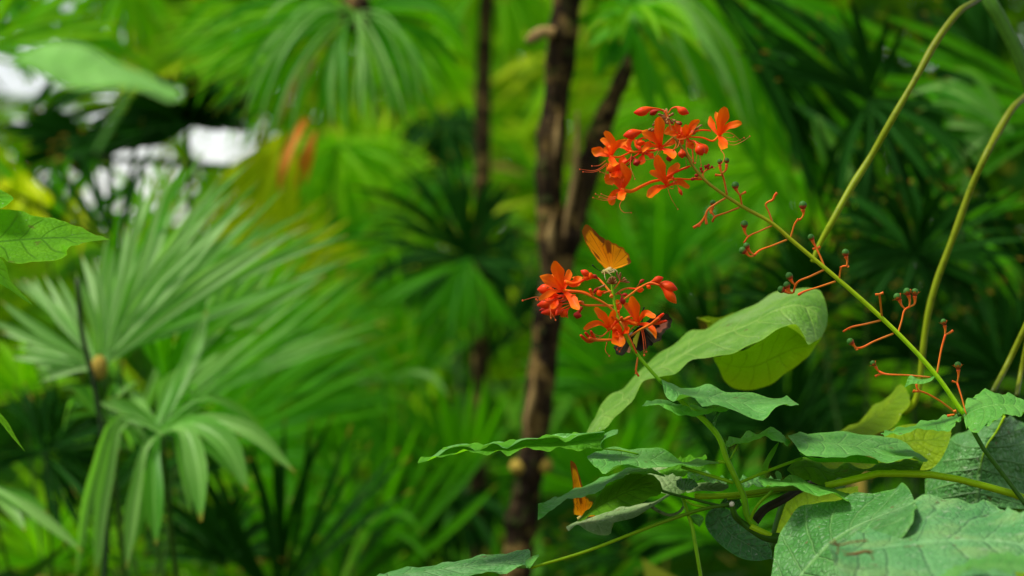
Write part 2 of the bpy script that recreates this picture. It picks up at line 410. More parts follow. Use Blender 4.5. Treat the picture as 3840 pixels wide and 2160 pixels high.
pedicel(D_, [(555, 520), (548, 440), (540, 368)], rs, 16, 16, [], [[(540, 368), (512, 372)], [(540, 368), (566, 358)]])
pedicel(D_, [(550, 545), (440, 572), (340, 595), (294, 622)], rs, 16, 16, [], [[(340, 595), (330, 608)]])
pedicel(D_, [(665, 632), (690, 550), (715, 470), (743, 455)], rs, 15, 16, [([(715, 470), (688, 440), (676, 405)], (661, 386), 26, 1), ([(742, 455), (746, 415), (738, 375)], (727, 351), 26, 1), ([(743, 456), (776, 435), (779, 380)], (780, 354), 25, 1)], [])
pedicel(D_, [(635, 635), (510, 685), (385, 735), (372, 732)], rs, 16, 18, [([(385, 735), (365, 715), (358, 705)], (342, 690), 24, 0)], [[(384, 735), (388, 748)]])
pedicel(D_, [(930, 908), (945, 820), (960, 740), (988, 640)], rs, 15, 16, [([(985, 640), (986, 610), (982, 580)], (975, 556), 21, 1)], [[(988, 642), (1012, 632), (1040, 614)]])
pedicel(D_, [(885, 932), (730, 918), (570, 908), (535, 892)], rs, 15, 18, [([(545, 900), (525, 880), (512, 858)], (496, 838), 20, 1)], [[(565, 910), (535, 915), (510, 926)]])
pedicel(D_, [(1060, 1175), (930, 1080), (825, 1030), (770, 1030)], rs, 16, 15, [], [[(820, 1030), (797, 1010), (790, 978)], [(790, 1032), (770, 1022)], [(1040, 1165), (1060, 1160)], [(1050, 1185), (1000, 1195)]])
pedicel(D_, [(1130, 1192), (1095, 1060), (1067, 970)], rs, 13, 15, [([(1067, 970), (1076, 920), (1075, 880)], (1072, 851), 25, 1)], [[(1067, 970), (1032, 958)]])
leaf(D_, [(915, 922), (850, 945), (790, 938), (755, 918), (710, 997)], [(915, 926), (850, 958), (800, 958), (760, 955), (710, 998)], [(916, 930), (880, 962), (820, 978), (770, 975), (712, 1000)], 'fg2', rs, z=(0, -.005, -.01), name='bract')
leaf(D_, [(1095, 1185), (950, 1205), (800, 1245), (640, 1290), (548, 1310)], [(1095, 1195), (980, 1232), (880, 1258), (700, 1295), (549, 1316)], [(1095, 1225), (1040, 1262), (985, 1312), (900, 1282), (760, 1300), (620, 1325), (550, 1320)], 'fg2', rs, z=(.03, 0, -.035), ripple=.003, freq=5)
leaf(D_, [(1115, 1185), (1130, 1105), (1205, 1038), (1290, 1026), (1400, 1048), (1530, 1078), (1750, 1160)], [(1115, 1195), (1200, 1150), (1330, 1120), (1450, 1125), (1560, 1140), (1750, 1170)], [(1115, 1225), (1145, 1290), (1200, 1296), (1290, 1262), (1300, 1225), (1420, 1195), (1540, 1180), (1750, 1180)], 'fg2', rs, z=(.04, 0, -.04), ripple=.004, freq=6)
MB().tube([at('D', (1112, 1185)), at('D', (1098, 1182, .005)), at('D', (1080, 1186))], [px('D', 22)*.5, px('D', 28)*.5], n=7).build('bud_scar', M['stem_d'], rs)
# flowers of the upper head (crop A)
A_ = 'A'
flower(A_, (1800, 425), [((1825, 270), (1885, 75), 120, -.012), ((1725, 320), (1682, 185), 70), ((1930, 300), (2080, 268), 78), ((1845, 500), (1850, 592), 108, -.02), ((1790, 230), (1765, 130), 70, .012)], [(1440, 440), (1600, 450), (1730, 488), (1800, 425)],
       [[(1830, 380), (1950, 395), (2060, 480)], [(1830, 430), (1950, 540), (2100, 490), (2180, 432)], [(1840, 470), (1990, 500), (2110, 450)], [(1840, 420), (1900, 450), (1980, 440)], [(1820, 600), (1862, 660), (1850, 745), (1735, 825)]], rs)
flower(A_, (1080, 575), [((1062, 390), (1060, 190), 112, -.01), ((990, 450), (845, 385), 105), ((930, 545), (850, 620), 62), ((1190, 505), (1380, 425), 66), ((1180, 625), (1215, 705), 122, -.02)], [(820, 640), (960, 610, .01), (1060, 580, .008), (1080, 575)],
       [[(1060, 590), (960, 640), (860, 640)], [(1060, 600), (1000, 690), (840, 740)], [(1080, 600), (1060, 650), (1020, 690)]], rs)
flower(A_, (1400, 450), [((1310, 345), (1120, 385), 92), ((1440, 330), (1555, 230), 76), ((1380, 360), (1400, 285), 70), ((1300, 480), (1120, 560), 56), ((1470, 560), (1400, 520), 70)], [(1700, 365), (1600, 355), (1500, 375), (1400, 450)],
       [[(1400, 480), (1400, 600), (1505, 765)], [(1392, 480), (1385, 640), (1400, 830)], [(1410, 480), (1470, 600), (1480, 740)], [(1530, 640), (1510, 760)], [(1560, 660), (1580, 790)]], rs)
flower(A_, (465, 680), [((490, 520), (385, 372), 82, -.01), ((340, 630), (225, 608), 104), ((540, 540), (660, 480), 76), ((485, 740), (495, 800), 112, -.015), ((410, 510), (338, 465), 70), ((420, 590), (400, 560), 90)], [(820, 610), (680, 640), (560, 690), (465, 680)],
       [[(420, 760), (280, 850), (80, 840)], [(440, 770), (270, 870), (120, 872)], [(400, 730), (320, 790), (230, 800)], [(415, 760), (405, 870), (390, 940)], [(450, 880), (455, 940)], [(490, 890), (490, 950)]], rs)
flower(A_, (700, 620), [((690, 500), (745, 435), 64), ((620, 560), (510, 530), 56), ((660, 560), (610, 500), 60)], [(1000, 600), (860, 610), (780, 630), (700, 620)], [[(720, 640), (705, 800), (760, 960)]], rs, dep=.02)
flower(A_, (605, 1090), [((670, 930), (585, 760), 95, -.01), ((510, 960), (388, 985), 135), ((600, 1140), (600, 1220), 100, -.02), ((510, 1130), (458, 1280), 86), ((590, 960), (560, 890), 90, .01)], [(1440, 800), (1250, 880), (1100, 962), (960, 995), (850, 1045), (690, 1112), (605, 1090)],
       [[(570, 1160), (430, 1200), (275, 1145)], [(560, 1190), (400, 1225), (245, 1190)], [(570, 1180), (430, 1210), (320, 1185)], [(560, 1170), (440, 1180), (345, 1145)], [(660, 1150), (572, 1300), (620, 1370), (715, 1375)]], rs, tw=40)
flower(A_, (1160, 1045), [((1085, 850), (1035, 665), 112, -.01), ((1200, 890), (1305, 765), 86), ((1060, 925), (945, 862), 76), ((1020, 1080), (918, 1185), 96, -.02), ((1310, 1000), (1435, 1065), 66)], [(1590, 965), (1420, 965), (1250, 960), (1170, 990), (1160, 1045)],
       [[(1165, 1070), (1200, 1180), (1290, 1332)], [(1170, 1060), (1230, 1080), (1245, 1000)], [(1150, 1070), (1085, 1080), (1050, 1045)]], rs)
flower(A_, (860, 640), [((900, 560), (950, 500), 70), ((800, 560), (770, 470), 66), ((850, 720), (820, 780), 74), ((940, 660), (1000, 700), 60)], [(1100, 600, .015), (1000, 600, .015), (860, 640)], [[(830, 680), (760, 740), (700, 740)]], rs, mat='petal_r', dep=.016)
flower(A_, (560, 830), [((600, 740), (640, 690), 74), ((500, 790), (430, 800), 82), ((520, 900), (470, 930), 72), ((620, 860), (680, 890), 70), ((560, 880), (570, 950), 66)], [(820, 640, .01), (700, 720, .01), (560, 830)], [[(520, 880), (430, 900), (330, 870)]], rs, mat='petal_r', dep=.016)
flower(A_, (1310, 420), [((1290, 330), (1270, 250), 66), ((1380, 370), (1430, 330), 60), ((1250, 400), (1180, 400), 62), ((1330, 480), (1330, 540), 66)], [(1250, 470, .01), (1290, 450, .01), (1310, 420)], [[(1320, 460), (1290, 560), (1230, 600)]], rs, dep=.016)
bud(A_, [(760, 640), (720, 600), (690, 590), (640, 575)], 84, rs, mat='petal_r', dz=.008)
bud(A_, [(1420, 460), (1440, 420), (1470, 390), (1520, 365)], 66, rs, mat='bud', dz=.008)
bud(A_, [(1150, 130), (1060, 95), (930, 95), (860, 125), (745, 140)], 118, rs)
bud(A_, [(1170, 150), (1230, 80), (1280, 75), (1330, 110), (1428, 150)], 104, rs)
bud(A_, [(1120, 120), (1060, 110), (1000, 130), (945, 165)], 82, rs, mat='bud_d', dz=.01)
bud(A_, [(1020, 380), (900, 368), (790, 385), (720, 405), (615, 425)], 128, rs)
bud(A_, [(900, 470), (860, 450), (830, 470), (840, 555)], 120, rs, mat='petal_r')
bud(A_, [(1330, 500), (1330, 540), (1340, 600), (1345, 705)], 110, rs)
bud(A_, [(1440, 480), (1500, 500), (1550, 570), (1590, 668)], 132, rs, dz=-.01)
bud(A_, [(1480, 480), (1560, 520), (1610, 560), (1645, 650)], 96, rs, mat='petal_r')
bud(A_, [(1120, 600), (1160, 640), (1180, 680), (1195, 748)], 92, rs, mat='bud_d')
bud(A_, [(700, 680), (740, 690), (770, 730), (790, 802)], 100, rs, mat='bud_d')
bud(A_, [(720, 690), (660, 740), (560, 790), (410, 850)], 140, rs, mat='petal_r')
bud(A_, [(740, 700), (690, 770), (600, 830), (440, 880)], 130, rs, mat='bud_d', dz=.01)
bud(A_, [(1260, 990), (1290, 1050), (1310, 1090), (1345, 1165)], 48, rs, mat='bud')
limb(A_, [(1230, 420), (1200, 320), (1175, 230), (1130, 110)], 34, 28, 'pedicel', rs, 'pedicel')
limb(A_, [(1450, 800), (1380, 820), (1240, 890)], 26, 22, 'pedicel', rs, 'pedicel')
limb(A_, [(1260, 470), (1350, 470), (1440, 440)], 26, 26, 'pedicel', rs, 'pedicel')
limb(A_, [(1240, 440), (1050, 590), (820, 620)], 26, 26, 'pedicel', rs, 'pedicel', dz=.01)
limb(A_, [(1480, 770), (1475, 640), (1465, 520)], 26, 22, 'pedicel', rs, 'pedicel')
limb(A_, [(1260, 470), (1270, 540), (1230, 620), (1190, 700)], 22, 20, 'pedicel', rs, 'pedicel')
for i, (x, y) in enumerate([(1090, 175), (1110, 200), (1075, 205), (1130, 165), (1120, 225), (1150, 240), (1190, 175), (1225, 155), (1130, 265), (1160, 270), (1200, 250), (1225, 265), (1010, 255), (985, 290), (1060, 160), (1175, 215), (1110, 110), (1150, 105), (1255, 240), (1300, 270), (970, 360), (1000, 370), (1020, 410), (940, 350)]):
    an = math.atan2(y-190, x-1165); ln = 52
    club(A_, [(x-math.cos(an)*ln, y-math.sin(an)*ln), (x-math.cos(an)*ln*.4, y-math.sin(an)*ln*.4+4), (x+14*math.cos(an), y+14*math.sin(an))], 36, rs, dz=random.uniform(-.008, .008))
club(A_, [(1230, 235), (1290, 260), (1345, 285)], 50, rs, mat='bud_d')
for k in range(4): club(A_, [(1470+20*k, 420-12*k), (1500+20*k, 360-18*k), (1525+22*k, 320-8*k)], 26, rs, dz=.01*(k-1))
limb(A_, [(1610, 960), (1600, 890), (1640, 850), (1690, 830)], 26, 20, 'pedicel', rs, 'pedicel')
for a, b in (((1600, 900), (1580, 850)), ((1590, 880), (1570, 810)), ((1630, 855), (1635, 785)), ((1650, 850), (1675, 770)), ((1680, 835), (1725, 800)), ((1660, 850), (1665, 810))):
    club(A_, [a, ((a[0]+b[0])/2, (a[1]+b[1])/2), b], 40, rs, mat='bud_d')
limb(A_, [(1600, 955), (1540, 940), (1450, 965)], 24, 20, 'pedicel', rs, 'pedicel')
club(A_, [(1580, 910), (1530, 915), (1495, 915)], 46, rs, mat='bud_d'); club(A_, [(1540, 950), (1490, 955), (1450, 970)], 46, rs, mat='bud_d')
club(A_, [(1250, 1000), (1235, 960), (1220, 930)], 42, rs, mat='bud')

# ================================================================== left shoot: the lower flower head and the grey-green leaves
ls = thing('flowering_shrub', 'shorter leafy shrub with the lower orange-red flower head that the butterflies sit on', 'flowering shrub', (.30, 2.05, 0), 'orange flowered shrubs')
B_, O_, T_, E_, F_, G_ = 'B', 'O', 'T', 'E', 'F', 'G'
sw = px(B_, 30)*.5
MB().tube([at(B_, p) for p in [(893, 580), (897, 640), (905, 700), (925, 820), (962, 930), (1020, 1060), (1115, 1205), (1210, 1320), (1312, 1432)]], [sw*.8, sw*.9, sw, sw, sw*1.05], n=10, seg=50, lump=.05).build('stem', M['stem'], ls)
limb(B_, [(965, 915, -.003), (1005, 985, -.003), (1050, 1070, -.003), (1105, 1190, -.002)], 14, 16, 'pedicel', ls, 'pedicel')
limb(B_, [(1118, 1195), (1103, 1290), (1098, 1340), (1122, 1385)], 16, 18, 'pedicel', ls, 'pedicel'); limb(B_, [(1102, 1350), (1095, 1365)], 16, 20, 'pedicel', ls, 'bud_scar'); 
limb(B_, [(945, 860), (840, 770), (740, 715), (640, 672), (520, 660)], 20, 22, 'pedicel', ls, 'pedicel', dz=-.01)
limb(B_, [(735, 715), (722, 680), (708, 645)], 20, 26, 'pedicel', ls, 'pedicel', dz=-.008)
limb(B_, [(905, 785), (780, 780), (650, 775), (600, 745)], 20, 18, 'pedicel', ls, 'pedicel', dz=-.01)
limb(B_, [(650, 775), (645, 755), (620, 752)], 18, 24, 'pedicel', ls, 'pedicel', dz=-.01)
limb(B_, [(890, 682), (840, 620), (790, 565), (735, 525)], 20, 18, 'pedicel', ls, 'pedicel', dz=.01)
limb(B_, [(1010, 1075), (880, 1075), (760, 1075), (700, 1060)], 18, 30, 'pedicel', ls, 'pedicel', dz=-.015)
for t_ in ([(755, 1080), (690, 1085), (628, 1035)], [(755, 1075), (700, 1050), (668, 1012)], [(760, 1070), (735, 1045), (715, 1000)]):
    bud(B_, t_, 34, ls, dz=-.015, mat='bud', name='flower_stub', prof=[.5, .6, .9, 1, .95, .8, .85, .8, .55])
limb(B_, [(942, 772), (1050, 690), (1150, 620), (1220, 590), (1300, 612)], 18, 18, 'pedicel', ls, 'pedicel', dz=-.01)
limb(B_, [(925, 690), (980, 650), (1040, 635), (1090, 640)], 16, 16, 'pedicel', ls, 'pedicel', dz=.01)
limb(B_, [(1048, 1045), (1130, 990), (1225, 940), (1290, 890)], 18, 26, 'pedicel', ls, 'pedicel', dz=-.02)
bud(B_, [(1215, 945), (1265, 915), (1300, 880), (1330, 855)], 42, ls, dz=-.02, name='flower_stub', prof=[.4, .6, .9, 1, .8, .7, .65, .5])
bud(B_, [(1230, 945), (1290, 930), (1325, 920), (1355, 913)], 36, ls, dz=-.02, name='flower_stub', prof=[.4, .6, .9, 1, .8, .7, .65, .5])
bud(B_, [(1160, 620), (1220, 585), (1260, 570), (1330, 545)], 62, ls); bud(B_, [(1200, 590), (1290, 590), (1340, 610), (1450, 648)], 82, ls, mat='bud')
bud(B_, [(1200, 600), (1290, 610), (1340, 650), (1440, 765)], 84, ls, mat='petal_r'); bud(B_, [(1190, 610), (1270, 600), (1330, 600), (1420, 600)], 60, ls, mat='bud', dz=.01)
bud(B_, [(1040, 640), (1090, 640), (1120, 645), (1165, 650)], 58, ls, mat='petal_r'); bud(B_, [(1150, 605), (1180, 610), (1200, 620), (1222, 640)], 40, ls, mat='petal_r')
bud(B_, [(1100, 630), (1125, 600), (1140, 580), (1170, 562)], 30, ls, mat='bud_d'); bud(B_, [(940, 670), (970, 690), (980, 720), (990, 775)], 58, ls, mat='bud_d')
bud(B_, [(930, 680), (970, 690), (1000, 690), (1035, 700)], 34, ls, mat='bud_d')
limb(B_, [(900, 660), (860, 665), (820, 680)], 16, 14, 'pedicel', ls, 'pedicel'); limb(B_, [(740, 690), (760, 650), (800, 625), (835, 610)], 14, 18, 'bud_t', ls, 'pedicel')
bud(O_, [(1445, 790), (1380, 780), (1330, 800), (1250, 835)], 128, ls, mat='petal_r')
bud(O_, [(1350, 700), (1290, 720), (1240, 760), (1205, 810)], 60, ls, mat='bud_d', name='small_bud', prof=CLUB)
# club cluster under the butterfly
for i in range(20):
    an = math.radians(190+160*i/19*1.0+random.uniform(-6, 6)) if i < 13 else math.radians(random.uniform(200, 340))
    R = 52 if i < 13 else random.uniform(22, 40)
    c0 = (903, 600); p1 = (c0[0]+R*1.0*math.cos(an), c0[1]+R*1.25*math.sin(an))
    club(B_, [c0, ((c0[0]+p1[0])/2, (c0[1]+p1[1])/2+3), p1], 20, ls, dz=random.uniform(-.012, .008), mat='bud_t')
limb(B_, [(915, 640), (945, 600), (968, 570)], 12, 12, 'pedicel', ls, 'pedicel')
for tip in ((930, 500), (965, 502), (1005, 545), (1022, 562), (1045, 585), (940, 520)):
    club(B_, [(965, 580), ((965+tip[0])/2, (580+tip[1])/2), tip], 20, ls, dz=random.uniform(-.006, .006), mat='bud_t')
# left whorl (crop O)
flower(O_, (690, 775), [((620, 520), (555, 265), 175, -.01), ((560, 600), (495, 490), 120, .012), ((500, 620), (298, 540), 160, -.012), ((750, 590), (800, 415), 110), ((830, 900), (935, 1095), 140, -.02), ((500, 790), (275, 925), 90, -.02)], [(1210, 890), (1080, 810), (860, 780), (690, 775)],
       [[(650, 870), (480, 940), (230, 915)], [(640, 860), (420, 940), (270, 880), (0, 938)], [(700, 870), (640, 960), (600, 1020), (620, 1140), (760, 1220)], [(420, 900), (450, 1060), (560, 1270)], [(450, 900), (470, 1080), (480, 1235)], [(520, 760), (480, 700), (420, 720)]], ls, sw=16, tw=56)
flower(O_, (735, 625), [((850, 660), (990, 530), 128, .01), ((900, 600), (860, 535), 70, .015)], [(1060, 570), (960, 630), (860, 655), (735, 625)], [], ls, tw=60)
bud(O_, [(700, 770), (600, 790), (470, 750), (250, 750)], 190, ls, dz=.01); bud(O_, [(800, 920), (650, 920), (540, 960), (245, 1020)], 165, ls); bud(O_, [(900, 910), (600, 980), (500, 1040), (280, 1110)], 120, ls, mat='bud_d', dz=.01)
bud(O_, [(860, 985), (680, 1000), (570, 1080), (310, 1150)], 150, ls); bud(O_, [(620, 1040), (560, 1100), (520, 1140), (470, 1225)], 130, ls, mat='petal_r')
bud(O_, [(860, 1020), (790, 1060), (740, 1110), (650, 1215)], 160, ls, mat='petal_r'); bud(O_, [(1010, 1040), (980, 1080), (950, 1130), (920, 1250)], 150, ls, mat='bud_d')
flower(O_, (560, 880), [((470, 830), (380, 790), 120), ((450, 930), (340, 960), 120), ((600, 980), (640, 1060), 110), ((560, 980), (500, 1080), 100)], [(900, 850, .012), (740, 850, .012), (560, 880)], [[(480, 930), (380, 960), (250, 930)]], ls, sw=16, tw=50, mat='petal_r', dep=.012)
bud(O_, [(760, 900), (640, 860), (520, 830), (360, 850)], 120, ls, mat='petal_r', dz=-.004)
bud(O_, [(820, 1010), (700, 1060), (620, 1120), (560, 1190)], 110, ls, dz=-.006)
limb(O_, [(1010, 1045), (975, 1100), (940, 1170)], 60, 50, 'bud_d', ls, 'pedicel')
bud(O_, [(1280, 570), (1180, 540), (1120, 500), (985, 430)], 120, ls); bud(O_, [(1250, 560), (1170, 560), (1110, 560), (1025, 535)], 95, ls, mat='petal_r'); bud(O_, [(1270, 570), (1230, 550), (1190, 530), (1100, 520)], 130, ls, mat='petal_r')
club(O_, [(1300, 590), (1250, 540), (1200, 500)], 60, ls, mat='bud_d')
# lower flowers (crop T)
flower(T_, (265, 570), [((200, 400), (38, 240), 115, -.01), ((100, 470), (-135, 572), 88, -.012), ((310, 430), (345, 270), 96), ((350, 470), (440, 400), 70, .012)], [(400, 440), (350, 500), (310, 550), (265, 570)],
       [[(265, 590), (150, 680), (30, 655)], [(270, 595), (140, 700), (50, 712)], [(290, 590), (275, 700), (235, 795)], [(235, 790), (215, 920), (278, 1002)]], ls, sw=14, tw=50)
flower(T_, (350, 575), [((400, 700), (450, 850), 185, -.01), ((430, 540), (575, 455), 115), ((410, 600), (440, 520), 90)], [(470, 440), (420, 480), (380, 540), (350, 575)], [[(540, 740), (500, 830), (440, 930)]], ls, sw=16, tw=60)
flower(T_, (725, 485), [((700, 280), (625, 50), 135, -.01), ((600, 240), (520, 150), 96), ((850, 320), (1015, 380), 95, -.01), ((640, 455), (545, 440), 86), ((920, 520), (1020, 725), 92, -.015)], [(460, 440), (560, 440), (660, 480), (725, 485)],
       [[(790, 560), (822, 780), (835, 990)], [(810, 560), (850, 760), (868, 935)], [(680, 520), (600, 600), (575, 690)], [(780, 500), (880, 480), (910, 530)]], ls, sw=18, tw=60)
flower(T_, (480, 640), [((430, 560), (380, 500), 96), ((540, 600), (600, 560), 90), ((470, 720), (480, 800), 110), ((420, 660), (340, 680), 90)], [(560, 740, .008), (520, 690, .008), (480, 640)], [[(470, 700), (430, 820), (400, 900)]], ls, sw=14, tw=50, mat='petal_r', dep=.012)
flower(T_, (420, 290), [((425, 200), (380, 110), 96, .005), ((440, 230), (455, 210), 80, .01)], [(440, 400, .01), (430, 350, .01), (420, 290)], [], ls, tw=40)
for pts in ([(470, 440), (540, 410), (620, 370)], [(430, 450), (370, 400), (310, 370)], [(450, 430), (470, 400), (475, 385)]):
    bud(T_, pts, 56, ls, mat='pedicel', name='flower_stub', prof=[.7, .75, .8, .9, 1, .9, .5], dz=-.008)
bud(B_, [(880, 690), (890, 700), (900, 690)], 40, ls, mat='pedicel', name='bud_scar', prof=[.6, 1, 1, .6])

# main shoot under the flower head and its leaves (crops E, F, G)
MB().tube([at(B_, (1300, 1420)), at(E_, (330, 200, .02)), at(E_, (430, 300, .02)), at(E_, (500, 350)), at(E_, (565, 410)), at(E_, (640, 500)), at(E_, (700, 660)), at(E_, (760, 790)), at(E_, (810, 900)), at(E_, (850, 1065)), at(E_, (900, 1120))],
          [sw*1.0, sw*1.2, sw*1.5, sw*1.65, sw*1.7, sw*1.75, sw*2], n=10, seg=60, lump=.08).build('stem', M['stem'], ls)
limb(E_, [(548, 345), (556, 385), (575, 420)], 14, 14, 'stem_d', ls, 'petiole'); limb(E_, [(645, 335), (620, 385), (603, 440)], 20, 24, 'fg', ls, 'petiole')
leaf(E_, [(252, 112), (330, 148), (500, 168), (565, 152), (700, 195), (860, 205), (930, 228), (1090, 236), (1110, 232), (1188, 283)], [(256, 118), (400, 205), (560, 235), (700, 262), (860, 275), (1000, 270), (1187, 284)],
     [(256, 125), (285, 225), (340, 262), (400, 222), (480, 235), (530, 295), (610, 280), (700, 318), (780, 335), (880, 378), (950, 384), (995, 345), (1090, 278), (1130, 290), (1187, 288)], 'fg', ls, z=(.045, .0, -.045), ripple=.002, freq=4)
leaf(E_, [(122, 295), (175, 255), (250, 250), (300, 265), (400, 280), (540, 305), (640, 303), (725, 310)], [(122, 296), (250, 275), (380, 315), (520, 328), (640, 318), (725, 312)], [(122, 297), (200, 288), (300, 315), (390, 362), (440, 367), (560, 343), (650, 335), (725, 316)], 'fg2', ls, z=(.025, 0, -.03), ripple=.002)
leaf(E_, [(-249, 635), (-154, 593), (-92, 578), (0, 584), (150, 578), (250, 588), (330, 620), (385, 668), (520, 656), (645, 674)], [(-249, 642), (-60, 650), (100, 655), (280, 672), (430, 682), (645, 678)], [(-249, 648), (-190, 710), (-118, 745), (-55, 694), (20, 690), (80, 716), (200, 708), (350, 700), (480, 702), (645, 683)], 'fg', ls, z=(.04, 0, -.045), ripple=.002)
limb(E_, [(640, 677), (665, 672), (692, 680)], 26, 22, 'stem', ls, 'petiole')
leaf(G_, [(335, 590), (370, 545), (460, 545), (560, 480), (680, 455), (780, 462), (860, 448), (940, 433), (1010, 443), (1080, 425), (1150, 410), (1280, 408), (1370, 380), (1430, 395), (1520, 380), (1640, 368), (1745, 358)],
     [(335, 592), (480, 547), (700, 498), (950, 485), (1200, 455), (1450, 440), (1745, 420)], [(338, 597), (400, 580), (480, 553), (640, 517), (780, 512), (900, 530), (970, 515), (1020, 542), (1070, 500), (1200, 497), (1400, 492), (1550, 492), (1745, 490)], 'under', ls, z=(.03, 0, -.02), ripple=.0035, freq=6, nv=60)
leaf(G_, [(340, 586), (450, 542), (540, 480), (680, 450), (830, 462), (930, 432), (1010, 440), (1140, 408), (1280, 406), (1370, 377), (1520, 375), (1740, 356)], [(340, 588), (455, 550), (560, 490), (700, 470), (820, 500), (900, 445), (1010, 470), (1090, 425), (1250, 415), (1390, 405), (1440, 430), (1520, 400), (1740, 358)], [(340, 590), (470, 556), (570, 485), (720, 475), (790, 508), (830, 470), (920, 447), (1000, 490), (1040, 470), (1120, 425), (1260, 412), (1390, 395), (1450, 440), (1540, 390), (1740, 362)], 'fg', ls, z=(.035, .02, -.012), name='leaf')
leaf(G_, [(1700, 490), (1705, 430), (1735, 385), (1790, 352), (1845, 343)], [(1705, 490), (1715, 440), (1760, 395), (1800, 372), (1846, 358)], [(1745, 492), (1712, 465), (1740, 420), (1790, 395), (1846, 375)], 'fg', ls, z=(.01, 0, -.01), nv=16, nu=6)
limb(G_, [(1690, 480), (1760, 492), (1850, 500), (2000, 530)], 12, 14, 'stem', ls, 'petiole', dz=.02)
leaf(G_, [(1243, 905), (1400, 848), (1560, 778), (1700, 722), (1850, 662), (1960, 633), (2090, 638), (2200, 690)], [(1243, 960), (1400, 885), (1530, 825), (1680, 765), (1850, 690), (1980, 655), (2100, 660), (2200, 695)], [(1240, 1028), (1300, 990), (1410, 900), (1510, 860), (1640, 840), (1760, 765), (1850, 712), (2000, 675), (2100, 680), (2200, 700)], 'fg', ls, z=(.04, .02, .0), ripple=.002, freq=6)
leaf(G_, [(1540, 1036), (1640, 920), (1760, 775), (1880, 700), (2000, 668), (2110, 682), (2160, 740), (2185, 800)], [(1540, 1038), (1660, 950), (1800, 870), (1950, 800), (2060, 780), (2185, 803)], [(1540, 1042), (1620, 1012), (1760, 962), (1850, 942), (2000, 902), (2120, 852), (2185, 808)], 'dark', ls, z=(.03, .0, -.03), ripple=.002)
leaf(G_, [(1455, 1078), (1530, 1040), (1700, 965), (1880, 918), (2100, 890), (2250, 810)], [(1458, 1090), (1560, 1050), (1700, 1030), (1860, 990), (2080, 915), (2250, 820)], [(1475, 1112), (1540, 1062), (1620, 1112), (1720, 1142), (1790, 1132), (1805, 1050), (1850, 1038), (1960, 1012), (2090, 935), (2250, 835)], 'grey', ls, d=2.14, z=(.03, 0, -.02))
leaf(G_, [(-60, 1500), (20, 1455), (100, 1418), (300, 1383), (500, 1362), (700, 1318), (950, 1278), (1080, 1268), (1150, 1242), (1185, 1262)], [(-60, 1502), (200, 1440), (480, 1405), (760, 1372), (1000, 1345), (1186, 1330)], [(-60, 1505), (50, 1488), (300, 1495), (600, 1470), (750, 1452), (900, 1410), (1020, 1432), (1110, 1372), (1170, 1390), (1186, 1388)], 'dusty', ls, z=(.04, 0, -.05), ripple=.002, freq=6)
leaf(G_, [(1080, 1392), (1130, 1350), (1200, 1300), (1250, 1285)], [(1120, 1392), (1160, 1372), (1210, 1320), (1250, 1292)], [(1180, 1394), (1190, 1380), (1225, 1330), (1250, 1300)], 'fg2', ls, z=(0, -.01, -.02), nv=14, nu=6)
MB().tube([at(G_, (1190, 1387)), at(G_, (1600, 1265)), at(G_, (2000, 1112)), at(E_, (300, 1070)), at(E_, (600, 980)), at(E_, (735, 962))], [px(G_, 22)*.5, px(G_, 26)*.5, px(G_, 30)*.5], n=8, seg=50).build('petiole', M['stem_l'], ls)
st = MB().tube([at(E_, (733, 960, -.01)), at(E_, (750, 1030, -.008)), at(E_, (800, 1085)), at(E_, (880, 1140)), at(E_, (960, 1180)), at(E_, (1060, 1195))], [px(E_, 40)*.5, px(E_, 46)*.5, px(E_, 80)*.5], n=10, seg=30, lump=.1).build('branch_stub', M['stem_d'], ls)
MB().tube([at(E_, (733, 962, -.0105)), at(E_, (732, 958, -.0125))], [px(E_, 38)*.5, px(E_, 34)*.5], n=10).build('cut_end', M['cut'], st)
g = [at(E_, (1030, 1190)), at(E_, (1250, 1290)), at(E_, (1500, 1500))]
g += [Vector((g[-1].x+.02, 2.1, g[-1].z-.3)), Vector((.30, 2.08, -.02))]
MB().tube([at(E_, (860, 1110, -.004)), at(E_, (950, 1140))]+g, [px(E_, 40)*.5, px(E_, 75)*.5, px(E_, 90)*.5, px(E_, 100)*.5, px(E_, 130)*.5], n=10, seg=60, lump=.08).build('branch', M['stem_l'], ls)
limb(E_, [(880, 1090, .01), (950, 1000, .02), (1060, 940, .03), (1180, 870, .05), (1320, 800, .07)], 66, 50, 'woody', ls, 'branch', lump=.15)
limb(E_, [(480, 908, .03), (640, 906, .03), (800, 893, .03), (1000, 866, .03), (1220, 848, .03)], 44, 34, 'stem_l', ls, 'branch', lump=.06)
limb(E_, [(700, 925, .04), (900, 905, .04), (1060, 880, .04)], 20, 18, 'stem', ls, 'branch')
MB().tube([at(F_, (395, 770, .0)), at(F_, (560, 735)), at(F_, (700, 685)), at(F_, (880, 675)), at(F_, (1080, 680)), at(F_, (1250, 690)), at(F_, (1500, 745)), at(F_, (1700, 800)), at(F_, (1880, 850)), at(F_, (2200, 1010)), Vector((.50, 2.1, .9)), Vector((.34, 2.1, -.02))], [px(F_, 56)*.5, px(F_, 58)*.5, px(F_, 62)*.5, px(F_, 64)*.5, px(F_, 70)*.5, px(F_, 80)*.5], n=10, seg=80, lump=.08).build('branch', M['stem_l'], ls)
limb(E_, [(742, 815), (660, 790), (560, 760), (390, 708)], 26, 22, 'stem', ls, 'petiole'); limb(E_, [(785, 815), (870, 780), (960, 742), (1210, 648)], 22, 20, 'stem', ls, 'petiole', dz=.015)
limb(E_, [(855, 1085), (872, 1030), (910, 965), (1010, 868)], 24, 20, 'stem', ls, 'petiole', dz=-.01)
limb(E_, [(250, 868), (340, 895), (450, 922), (600, 960), (690, 978)], 18, 20, 'stem_d', ls, 'petiole')
